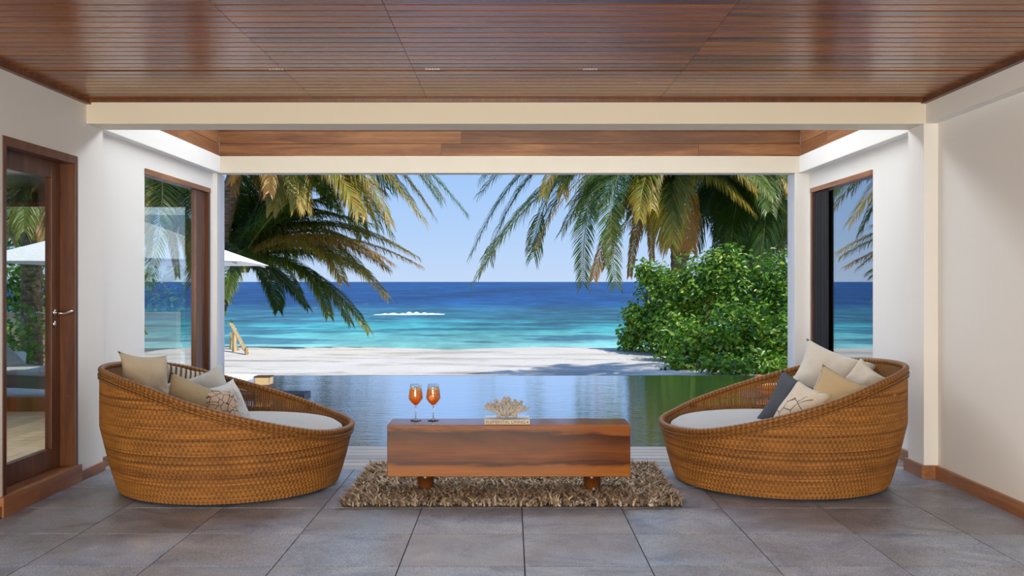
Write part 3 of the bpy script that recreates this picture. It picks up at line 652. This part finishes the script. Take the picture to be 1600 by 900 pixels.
box('spine', 'spine', -0.143, 0.143, -0.108, -0.103, 0.001, 0.031, bk, 0.001); box('top_cover', 'cover', -0.143, 0.143, -0.105, 0.085, 0.028, 0.031, bk)
cu_ = bpy.data.curves.new('txt', 'FONT'); cu_.body = 'ELEMENTAL LIVING'; cu_.size = 0.0265; cu_.align_x = 'CENTER'; cu_.align_y = 'CENTER'; cu_.extrude = 0.0002; cu_.space_character = 1.02
to = bpy.data.objects.new('txt', cu_); COL.objects.link(to); bpy.context.view_layer.update()
tm = bpy.data.meshes.new_from_object(to.evaluated_get(bpy.context.evaluated_depsgraph_get())); bpy.data.objects.remove(to)
lo = obj('lettering', tm, 'ink', bk, loc=(-0.010, -0.1084, 0.0155), rot=(PI/2, 0, 0))
xsz = max(v.co.x for v in tm.vertices)-min(v.co.x for v in tm.vertices); lo.scale = (0.245/xsz, 1, 1)
MB().lathe([(0.0, 0.0), (0.005, 0.0), (0.005, 0.0006), (0.0, 0.0006)], 12).build('spine_emblem', 'lounger', bk, loc=(0.128, -0.1082, 0.0155), rot=(PI/2, 0, 0))
b = MB(); rr = random.Random(5)
def branch(p, d, L, r, lev):
    q = p+d*L*0.5+Vector((rr.uniform(-1, 1), rr.uniform(-1, 1), rr.uniform(-1, 1)))*0.003; e = p+d*L
    b.tube([p, q, e, e+d*r*0.6], [r, r*0.92, r*0.85, r*0.35], 6)
    if lev > 0:
        for _ in range(3 if lev > 1 else 3):
            nd = (d+Vector((rr.uniform(-0.9, 0.9), rr.uniform(-0.6, 0.6), rr.uniform(-0.3, 0.8)))).normalized(); branch(p+d*L*rr.uniform(0.55, 1.0), nd, L*rr.uniform(0.5, 0.75), r*0.78, lev-1)
for i in range(15):
    a = -1.25+2.5*i/14; branch(Vector((0.035*math.sin(a), rr.uniform(-0.02, 0.02), 0.012)), Vector((math.sin(a), rr.uniform(-0.3, 0.3), math.cos(a)*0.95+0.12)).normalized(), 0.062+0.006*rr.random(), 0.0085, 2)
for a in (-0.06, 0.0, 0.06): b.tube([(a, 0, 0), (a*0.6, 0, 0.03)], [0.012, 0.014], 7)
co = b.build('coral', 'coral', None, True, loc=(bx_-0.003, by_+0.0, ZT+0.032)); tag(co, 'branching dried coral standing on the book', 'coral')

# ------------------------------------------------------------------ palms
G1, G2, G3 = (0.048, 0.105, 0.012), (0.105, 0.165, 0.020), (0.24, 0.27, 0.035)
BR, YE = (0.34, 0.17, 0.035), (0.52, 0.36, 0.055)
def lerp(a, b_, t): return tuple(x+(y-x)*t for x, y in zip(a, b_))
def frond(parent, S0, C0, T0, Lm, col, tip, roll=0.0, droop=0.9, n=130, seed=0, wd=0.030, hang=0.0):
    rr = random.Random(seed); b = MB(); S0, C0, T0 = Vector(S0), Vector(C0), Vector(T0)
    def bz(t): return S0*(1-t)**2+C0*2*t*(1-t)+T0*t*t
    pts = [bz(i/14) for i in range(15)]
    b.tube(pts, [0.035*(1-0.85*i/14) for i in range(15)], 5, True, lerp(col, (0.30, 0.26, 0.06), 0.55))
    for i in range(n):
        t = 0.10+0.90*i/(n-1); p = bz(t); tg = (bz(min(1, t+0.01))-bz(t-0.01)).normalized()
        up = Vector((0, 0, 1)) if abs(tg.z) < 0.93 else Vector((0, 1, 0.2)); sd = tg.cross(up).normalized(); up = sd.cross(tg)
        if roll: q = Matrix.Rotation(roll, 3, tg); sd = q @ sd; up = q @ up
        prof_ = (0.45+0.55*min(1, t/0.3))*(1-0.62*max(0, (t-0.45)/0.55)**1.4)
        for s in (-1, 1):
            L = Lm*prof_*rr.uniform(0.85, 1.12); dr_ = droop*rr.uniform(0.7, 1.3)
            d0 = (sd*s*0.85+tg*(0.45+0.75*t)+up*0.22+Vector([rr.uniform(-0.12, 0.12) for _ in range(3)])).normalized()
            p1 = p+d0*L*0.38; d1 = (d0+Vector((0, 0, -0.75*dr_))).normalized(); p2 = p1+d1*L*0.36; d2 = (d1+Vector((0, 0, -1.0*dr_))).normalized(); p3 = p2+d2*L*0.30
            wv = d0.cross(up if s > 0 else -up).normalized()*wd*0.5; wv = (wv+up*rr.uniform(-0.4, 0.4)*wd*0.4)
            f = min(1, max(0, t**3*0.8+rr.uniform(-0.3, 0.3))); c = lerp(col, tip, f); c = tuple(x*rr.uniform(0.75, 1.25) for x in c); ce_ = lerp(c, tip, 0.35)
            b.add([p-wv*0.5, p+wv*0.5, p1+wv, p1-wv, p2+wv*0.7, p2-wv*0.7, p3], [(0, 1, 2, 3), (3, 2, 4, 5), (5, 4, 6)], [c, c, c, c, ce_, ce_, ce_])
    return b.build('frond', 'palmleaf', parent)
def palm(label, base, crown, bend, r0, r1, fr, rnd, seed, group='palms on the beach', Lm=0.62, rl=3.2, sc=1.0, dup=1):
    t = thing('palm_tree', label, 'palm tree', base, group); t0 = Vector(base); rr = random.Random(seed)
    base, crown = Vector(base), Vector(crown); mid = (base+crown)/2+Vector(bend); n = 40; pts = []; rad = []
    for i in range(n+1):
        u = i/n; p = base*(1-u)**2+mid*2*u*(1-u)+crown*u*u; pts.append(p-t0); rad.append((r0+(r1-r0)*u)*(1.06 if i % 2 else 0.96))
    MB().tube(pts, rad, 12).build('trunk', 'trunk', t, True)
    MB().tube([crown-t0+Vector((0, 0, -0.35)), crown-t0+Vector((0, 0, -0.05)), crown-t0+Vector((0, 0, 0.25))], [r1*1.1, r1*1.9, r1*0.6], 10).build('crown_shaft', 'trunk', t, True)
    for i, (c, tip, kind, kw) in enumerate(fr):
        col, tp = {'g': (G1, G2), 'y': (G2, YE), 'm': (G1, G3), 'b': (lerp(G2, BR, 0.5), BR), 'd': (tuple(x*0.6 for x in G1), G1), 'o': ((0.40, 0.22, 0.03), (0.45, 0.20, 0.03))}[kind]  # the dark kind has shade put into its frond green
        for q_ in range(dup if kind != 'o' else 1):
            jt = Vector((rr.uniform(-.45, .45), rr.uniform(-1.3, 1.3), rr.uniform(-.1, .55)))*(1 if q_ else 0)
            frond(t, crown-t0, Vector(c)-t0+jt*0.8, Vector(tip)-t0+jt*Vector((1, 1, 1)).x+Vector((-0.35*q_*(1 if tip[0] > crown[0] else -1), 0, 0)), kw.get('L', Lm)*sc, col, tp, kw.get('roll', 0), kw.get('droop', 0.9), kw.get('n', 130), seed*1000+i*10+q_, 0.021*sc)
    for i in range(rnd):
        a = 2*PI*i/rnd+rr.uniform(-0.3, 0.3); e = rr.uniform(0.2, 1.0); L = rl*rr.uniform(0.85, 1.1)
        c = crown+Vector((math.cos(a)*L*0.5, math.sin(a)*L*0.5, L*0.5*e)); tp = crown+Vector((math.cos(a)*L, math.sin(a)*L, L*(0.6*e-0.55)))
        col, tip = ((G1, G2), (G1, G3), (G2, YE))[i % 3]
        frond(t, crown-t0, c-t0, tp-t0, Lm*sc, col, tip, 0, 0.9, 100, seed*1000+500+i, 0.022*sc)
    return t
d1 = 25.5
def q(px, py, d): return P(px, py, d)
palm('young palm leaning in from the left post with low arching fronds', (P(330, 575, d1).x, d1, -0.35), P(378, 405, d1), (-0.25, 0, 0.1), 0.20, 0.16, [
    (q(395, 330, d1+.3), q(432, 240, d1+.8), 'm', {'L': 0.75, 'roll': 0.9}),
    (q(430, 330, d1-.5), q(525, 305, d1-1.0), 'g', {}),
    (q(470, 300, d1), q(650, 400, d1-0.5), 'y', {'L': .6}),
    (q(500, 330, d1-1.0), q(655, 415, d1-1.4), 'b', {'L': .5}),
    (q(510, 345, d1-.4), q(604, 462, d1-1.2), 'y', {'L': .62}),
    (q(480, 375, d1+.8), q(575, 430, d1+1.4), 'g', {}),
    (q(500, 400, d1-.8), q(575, 516, d1-1.6), 'm', {'L': .5}),
    (q(430, 410, d1+.5), q(480, 480, d1+1.4), 'g', {'L': .5}),
    (q(350, 330, d1), q(310, 300, d1+.5), 'g', {}), (q(350, 380, d1+1), q(280, 410, d1+1.4), 'm', {}),
    (q(390, 350, d1+1), q(470, 290, d1+2.2), 'd', {'L': .7}), (q(400, 340, d1+1.5), q(520, 350, d1+2.4), 'd', {'L': .7}),
    (q(420, 300, d1+.6), q(580, 350, d1+.8), 'm', {'L': .7}),
], 4, 1, Lm=0.58, sc=1.35, dup=3, rl=3.6)
d2 = 24.5
palm('tall palm at the left with fronds drooping from above the lintel', (P(300, 590, d2).x, d2, -0.35), P(385, 205, d2), (-0.1, 0, -0.3), 0.25, 0.2, [
    (q(560, 120, d2), q(725, 330, d2-.5), 'g', {'L': .7}), (q(560, 150, d2+.5), q(690, 305, d2+.3), 'o', {'L': .45, 'n': 40}),
    (q(540, 160, d2-.8), q(662, 345, d2-1.2), 'y', {'L': .7}), (q(520, 170, d2+.8), q(610, 365, d2+1.4), 'm', {'L': .75}),
    (q(500, 190, d2-1.2), q(560, 330, d2-2.2), 'y', {'L': .8}), (q(480, 190, d2+1.2), q(520, 320, d2+2.2), 'm', {'L': .8}),
    (q(470, 200, d2), q(600, 300, d2+.4), 'b', {'L': .7}), (q(460, 210, d2-1), q(476, 325, d2-1.8), 'y', {'L': .6}),
    (q(520, 150, d2+1.6), q(640, 310, d2+2.6), 'g', {'L': .8}), (q(430, 190, d2-1.2), q(420, 300, d2-2.2), 'b', {'L': .5}),
    (q(380, 190, d2-.5), q(365, 300, d2-.8), 'b', {'L': .35, 'n': 40}), (q(450, 160, d2+.8), q(535, 290, d2+1.0), 'm', {'L': .8}),
], 7, 2, Lm=0.62, sc=1.4, dup=3, rl=4.2)
d5 = 27.0
palm('palm rising out of the green bush with an orange hanging frond', (P(1062, 575, d5).x, d5, -0.35), P(1056, 278, d5), (0.05, 0, 0), 0.25, 0.2, [
    (q(850, 130, d5), q(738, 395, d5-.6), 'g', {'L': .85}), (q(880, 190, d5-1), q(742, 438, d5-2), 'm', {'L': .75}),
    (q(900, 120, d5+1), q(752, 300, d5+1.6), 'g', {'L': .85}), (q(900, 170, d5+.4), q(835, 400, d5-.4), 'g', {'L': .8}),
    (q(925, 190, d5-1), q(838, 385, d5-2), 'o', {'L': .4, 'n': 44}), (q(890, 150, d5-1.4), q(850, 305, d5-2.4), 'y', {'L': .6}),
    (q(905, 190, d5-1.8), q(911, 442, d5-3), 'g', {'L': .62, 'roll': 0.1, 'droop': 0.25}), (q(960, 200, d5-.4), q(880, 360, d5-1.2), 'm', {'L': .75}),
    (q(970, 260, d5-1), q(928, 434, d5-1.6), 'b', {'L': .5}), (q(1000, 270, d5+.5), q(984, 430, d5+.6), 'b', {'L': .35}),
    (q(1000, 235, d5+1), q(955, 360, d5+1.8), 'g', {'L': .7}), (q(980, 200, d5+1.4), q(900, 330, d5+2.2), 'd', {'L': .8}),
    (q(1057, 275, d5-1.0), q(1080, 392, d5-1.0), 'o', {'L': .7, 'droop': 1.3}), (q(1050, 262, d5-1.3), q(1050, 380, d5-1.6), 'y', {'L': .8, 'droop': .8, 'roll': .3}),
    (q(1100, 240, d5-.8), q(1175, 330, d5-1.4), 'y', {'L': .7}), (q(1120, 220, d5), q(1225, 330, d5-.4), 'm', {'L': .8}), (q(1110, 230, d5+.8), q(1200, 380, d5+1.2), 'd', {'L': .7}),
    (q(1000, 230, d5-1.2), q(1000, 340, d5-2.0), 'y', {'L': .6}), (q(1080, 190, d5-1), q(1160, 260, d5-2), 'm', {'L': .8}),
], 5, 3, Lm=0.62, sc=1.35, dup=2, rl=4.2)
d6 = 29.0
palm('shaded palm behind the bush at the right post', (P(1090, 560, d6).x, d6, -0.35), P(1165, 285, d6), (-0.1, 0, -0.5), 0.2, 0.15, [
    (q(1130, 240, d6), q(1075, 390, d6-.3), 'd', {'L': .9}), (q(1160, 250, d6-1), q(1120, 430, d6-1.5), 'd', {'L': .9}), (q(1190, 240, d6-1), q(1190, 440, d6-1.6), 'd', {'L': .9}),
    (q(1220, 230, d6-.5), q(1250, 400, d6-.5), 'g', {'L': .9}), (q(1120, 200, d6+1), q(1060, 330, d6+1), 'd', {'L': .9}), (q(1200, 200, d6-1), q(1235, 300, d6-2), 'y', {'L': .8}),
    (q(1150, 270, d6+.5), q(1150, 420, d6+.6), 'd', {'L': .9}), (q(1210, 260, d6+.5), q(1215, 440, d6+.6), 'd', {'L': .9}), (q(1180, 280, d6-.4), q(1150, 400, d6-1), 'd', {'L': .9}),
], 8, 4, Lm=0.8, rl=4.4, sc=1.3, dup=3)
d7 = 14.5
palm('palm trunk in the garden seen through the glazed door', (P(47, 560, d7).x, d7, -0.3), P(46, 215, d7), (0.05, 0, 0), 0.16, 0.13, [
    (q(20, 220, d7-.5), q(15, 370, d7-1), 'y', {'L': .6}), (q(60, 220, d7-.5), q(72, 380, d7-1), 'b', {'L': .6}), (q(40, 230, d7-.8), q(38, 360, d7-1.4), 'm', {'L': .6}),
], 7, 7, Lm=0.62, rl=2.8)

palm('palm beyond the right terrace wall shading the sand', (4.75, 14.9, -0.3), (4.7, 14.9, 5.0), (0.05, 0, 0), 0.16, 0.13, [], 12, 8, Lm=0.62, rl=2.7, sc=1.2)

# ------------------------------------------------------------------ bushes
def leafquad(b, p, nrm, L, W, rr, col):
    a = Vector((rr.uniform(-1, 1), rr.uniform(-1, 1), rr.uniform(-0.8, 0.5))); ax = a-nrm*a.dot(nrm); ax.normalize(); sd = nrm.cross(ax)
    b.add([p, p+ax*L*0.35+sd*W*0.5+nrm*0.1*W, p+ax*L*0.75+sd*W*0.36, p+ax*L-nrm*L*0.15, p+ax*L*0.75-sd*W*0.36, p+ax*L*0.35-sd*W*0.5+nrm*0.1*W], [(0, 1, 2, 3), (0, 3, 4, 5)], col)
def bush(name, label, blobs, n, Ls, seed, nbig, cat='bush', stems=10, cols=None, group=None):
    rr = random.Random(seed); base = Vector((sum(c[0] for c in blobs)/len(blobs), sum(c[1] for c in blobs)/len(blobs), -0.33)); t = thing(name, label, cat, base, group)
    wts = [c[3]*c[5]+c[4]*c[5] for c in blobs]; b = MB(); cols = cols or [(0.035, 0.12, 0.010), (0.075, 0.22, 0.018), (0.14, 0.33, 0.025), (0.25, 0.42, 0.035)]
    def sample():
        c = rr.choices(blobs, wts)[0]; u = Vector((rr.gauss(0, 1), rr.gauss(0, 1), rr.gauss(0, 1))).normalized(); k = rr.uniform(0.35, 1.12)
        lump = 1+0.45*noise.noise(tuple(u*2.6)+()) if True else 1
        p = Vector((c[0]+u.x*c[3]*k*lump, c[1]+u.y*c[4]*k*lump, c[2]+u.z*c[5]*k*lump)); return p, u
    for i in range(n):
        p, u = sample()
        if p.z < -0.25: continue
        nr_ = (u*0.6+Vector((rr.uniform(-1, 1), rr.uniform(-1, 1), rr.uniform(-0.2, 1.4)))*0.7).normalized(); L = Ls*rr.uniform(0.6, 1.3)
        leafquad(b, p-base, nr_, L, L*0.52, rr, lerp(rr.choice(cols), rr.choice(cols), rr.random()))
    f = b.build('foliage', 'bushleaf', t); f['kind'] = 'stuff'
    if nbig:
        bb = MB(); leafquad(bb, Vector((0, 0, 0)), Vector((0, 0, 1)), Ls*1.35, Ls*0.75, random.Random(1), None); bb.c = []; me = bb.mesh('leaf'); me.materials.append(M['leafobj'])
        for i in range(nbig):
            p, u = sample()
            tries = 0
            while (u.y > -0.1 or p.z < -0.15) and tries < 30: p, u = sample(); tries += 1
            o = obj('leaf', me, None, t, loc=p-base+u*0.05, rot=(rr.uniform(-0.9, 0.9), rr.uniform(-0.9, 0.9), rr.uniform(0, 6.28))); s = rr.uniform(0.7, 1.2); o.scale = (s, s, s)
    for i in range(stems):
        c = rr.choice(blobs); top = Vector((c[0]+rr.uniform(-.5, .5)*c[3], c[1]+rr.uniform(-.5, .5)*c[4], c[2]+0.5*c[5])); bt = Vector((c[0]*0.6+base.x*0.4+rr.uniform(-.2, .2), c[1], -0.33)); md = (top+bt)/2+Vector((rr.uniform(-.2, .2), rr.uniform(-.2, .2), 0))
        MB().tube([bt-base, md-base, top-base], [0.035, 0.022, 0.010], 6).build('stem', 'trunk', t, True)
    return t
def bl_(px, py, d, rx, ry, rz): p = P(px, py, d); return (p.x, p.y, p.z, rx, ry, rz)
bush('leafy_bush', 'large glossy green bush at the right edge of the pool', [
    bl_(1012, 505, 22.5, 0.55, 0.7, 0.62), bl_(1050, 490, 22.0, 0.75, 0.8, 0.85), bl_(1090, 455, 21.5, 0.75, 0.8, 0.75), bl_(1130, 440, 21.0, 0.6, 0.7, 0.62), bl_(1180, 465, 20.5, 0.85, 0.8, 0.8), bl_(1225, 455, 20.0, 0.6, 0.8, 0.75),
    bl_(1030, 440, 22.5, 0.45, 0.5, 0.40), bl_(1006, 425, 22.5, 0.20, 0.3, 0.30), bl_(985, 530, 22.5, 0.30, 0.4, 0.30), bl_(990, 495, 22.4, 0.25, 0.4, 0.25), bl_(1140, 405, 21.0, 0.28, 0.4, 0.30), bl_(1118, 415, 21.0, 0.3, 0.4, 0.35),
    bl_(1090, 540, 18.5, 0.6, 0.6, 0.5), bl_(1150, 520, 18.5, 0.7, 0.6, 0.6), bl_(1215, 530, 18.0, 0.75, 0.6, 0.6), bl_(1060, 530, 20.0, 0.6, 0.6, 0.5), bl_(1130, 572, 17.2, 0.5, 0.4, 0.22), bl_(1200, 572, 17.2, 0.6, 0.4, 0.25), bl_(1065, 572, 18.0, 0.35, 0.4, 0.25), bl_(1270, 490, 19.5, 0.8, 0.8, 1.1)], 26000, 0.115, 11, 290, stems=22, cols=[(0.030, 0.10, 0.010), (0.065, 0.19, 0.014), (0.12, 0.30, 0.020), (0.20, 0.40, 0.03), (0.34, 0.48, 0.045)])
bush('garden_hedge', 'bright green hedge above the tan garden wall', [(-9.3, 17.2, 0.9, 1.3, 0.7, 1.2), (-7.6, 17.4, 1.0, 1.3, 0.7, 1.2), (-6.2, 17.6, 0.85, 1.0, 0.6, 0.75), (-10.8, 17.0, 1.0, 1.2, 0.7, 1.3), (-8.5, 18.4, 2.0, 1.6, 0.7, 1.2)], 5200, 0.16, 12, 0, 'hedge', stems=5)
for i, (px, d, hh) in enumerate(((16, 14.6, 1.1), (40, 13.9, 1.25), (63, 14.7, 1.2))):
    p = P(px, 560, d); rr = random.Random(40+i)
    t = thing('sapling', ('thin leafy sapling nearest the white planter', 'slender middle sapling before the garden wall', 'thin branching sapling nearest the door stile')[i], 'sapling', (p.x, d, -0.3), 'saplings by the garden wall')
    MB().tube([(0, 0, 0), (0.04, 0, hh*0.5), (-0.02, 0, hh)], [0.018, 0.013, 0.007], 6).build('stem', 'trunk', t, True); b = MB()
    for k in range(110):
        z = rr.uniform(0.2, 1.05)*hh; a = rr.uniform(0, 2*PI); r = rr.uniform(0.03, 0.26); leafquad(b, Vector((r*math.cos(a), r*math.sin(a), z)), Vector((rr.uniform(-.6, .6), -0.6, 0.7)).normalized(), 0.11, 0.06, rr, lerp((0.07, 0.20, 0.02), (0.20, 0.36, 0.04), rr.random()))
    f = b.build('foliage', 'bushleaf', t); f['kind'] = 'stuff'
gw = S(MB().box(-12, -5.3, 15.4, 15.6, -0.35, HC-(488-VY)/K*15.4).build('wall_garden', 'gardenwall', bevel=0.01), 'rough tan garden wall beyond the side room', 'wall')

# ------------------------------------------------------------------ parasol, loungers, planter, beach stair
pc = Vector(((214-VX)/K*12.7, 12.7, -0.02)); pa = thing('parasol', 'large square white parasol left of the pool', 'parasol', pc)
za, ze = HC+(440-343)/K*12.7+0.02, HC+(440-412)/K*12.5+0.02; hs = 1.52
MB().tube([(0, 0, 0), (0, 0, za+0.06)], 0.025, 10).build('pole', 'white', pa, True); MB().lathe([(0, 0), (0.3, 0), (0.3, 0.06), (0.0, 0.08)], 24).build('base', 'stone_dark', pa)
cor = [Matrix.Rotation(D(8), 3, 'Z') @ Vector((a*hs, b_*hs, ze)) for a, b_ in ((-1, -1), (1, -1), (1, 1), (-1, 1))]; b = MB(); n = 10
for k in range(4):
    A, B = cor[k], cor[(k+1) % 4]; vs = []; fs = []
    for j in range(n+1):
        u = j/n
        for i in range(n+1):
            v = i/n; e = A*(1-v)+B*v; p = Vector((0, 0, za))*(1-u)+e*u; p.z -= 0.10*math.sin(PI*u)*math.sin(PI*v)*0.5; vs.append(p)
    for j in range(n):
        for i in range(n): fs.append((j*(n+1)+i, j*(n+1)+i+1, (j+1)*(n+1)+i+1, (j+1)*(n+1)+i))
    b.add(vs, fs)
cn = b.build('canopy', 'canvas', pa); sm = cn.modifiers.new('t', 'SOLIDIFY'); sm.thickness = 0.008
for c in cor: MB().tube([(0, 0, za-0.05), (c.x*0.97, c.y*0.97, ze-0.02)], 0.010, 6).build('rib', 'white', pa)
MB().lathe([(0.0, 0), (0.03, 0.0), (0.04, 0.03), (0.02, 0.06), (0, 0.07)], 12).build('finial', 'trunk', pa, True, loc=(0, 0, za+0.02))

def lounger(label, loc, rz, back, cush):
    t = thing('sun_lounger', label, 'sun lounger', loc, 'dark sun loungers', rot=(0, 0, rz))
    box('side_rail', 'lounger', -0.36, -0.30, -0.95, 0.95, 0.16, 0.30, t, 0.006); box('side_rail', 'lounger', 0.30, 0.36, -0.95, 0.95, 0.16, 0.30, t, 0.006)
    for a in (-0.33, 0.33):
        for c in (-0.85, 0.85): box('leg', 'lounger', a-0.03, a+0.03, c-0.03, c+0.03, 0, 0.17, t)
    box('seat', 'lounger', -0.30, 0.30, -0.95, 0.25, 0.24, 0.28, t); box('mattress', cush, -0.29, 0.29, -0.93, 0.25, 0.28, 0.36, t, 0.025)
    o = box('backrest', 'lounger', -0.33, 0.33, 0.0, 0.75, -0.03, 0.02, t, 0.01); o.location = (0, 0.25+0.375*math.cos(back), 0.30+0.375*math.sin(back)); o.rotation_euler = (back, 0, 0)
    o = box('back_mattress', cush, -0.29, 0.29, 0.0, 0.72, 0.02, 0.09, t, 0.025); o.location = (0, 0.25+0.36*math.cos(back)-0.055*math.sin(back), 0.30+0.36*math.sin(back)+0.055*math.cos(back)); o.rotation_euler = (back, 0, 0)
    return t
lounger('charcoal sun lounger with raised back behind the right lantern', (4.75, 13.0, -0.02), D(-62), D(38), 'lounger')
lounger('dark woven sun lounger with grey cushion beyond the glazed door', (-5.85, 11.6, -0.02), D(70), D(35), 'linen_grey')
b = MB().lathe([(0.0, 0.0), (0.17, 0.0), (0.20, 0.02), (0.23, 0.32), (0.22, 0.34), (0.19, 0.32), (0.0, 0.30)], 28); pt = thing('planter', 'white round planter by the garden wall', 'planter', (P(12, 560, 13.2).x, 13.2, -0.02))
b.build('pot', 'white', pt, True, loc=(0, 0, 0.08)); MB().lathe([(0.0, 0.0), (0.19, 0.0), (0.19, 0.015), (0, 0.015)], 24).build('soil', 'groove', pt, loc=(0, 0, 0.385)); MB().lathe([(0.0, 0.0), (0.15, 0.0), (0.16, 0.08), (0, 0.08)], 24).build('foot', 'white', pt)
dS = 22.3; st = thing('beach_stair_rail', 'pale timber stair handrail at the edge of the beach', 'handrail', P(365, 545, dS))
o0 = st.location
def beam(name, a, b_, r):
    MB().tube([P(*a)-o0, P(*b_)-o0], r, 4).build(name, 'railwood', st)
beam('handrail', (361, 506, dS), (386, 552, dS-0.6), 0.055); beam('post', (366, 512, dS), (366, 556, dS), 0.05); beam('handrail', (360, 521, dS+1.0), (374, 552, dS+0.4), 0.04); beam('post', (385, 543, dS-0.6), (385, 562, dS-0.6), 0.04); beam('post', (361, 522, dS+1.0), (361, 556, dS+1.0), 0.035)
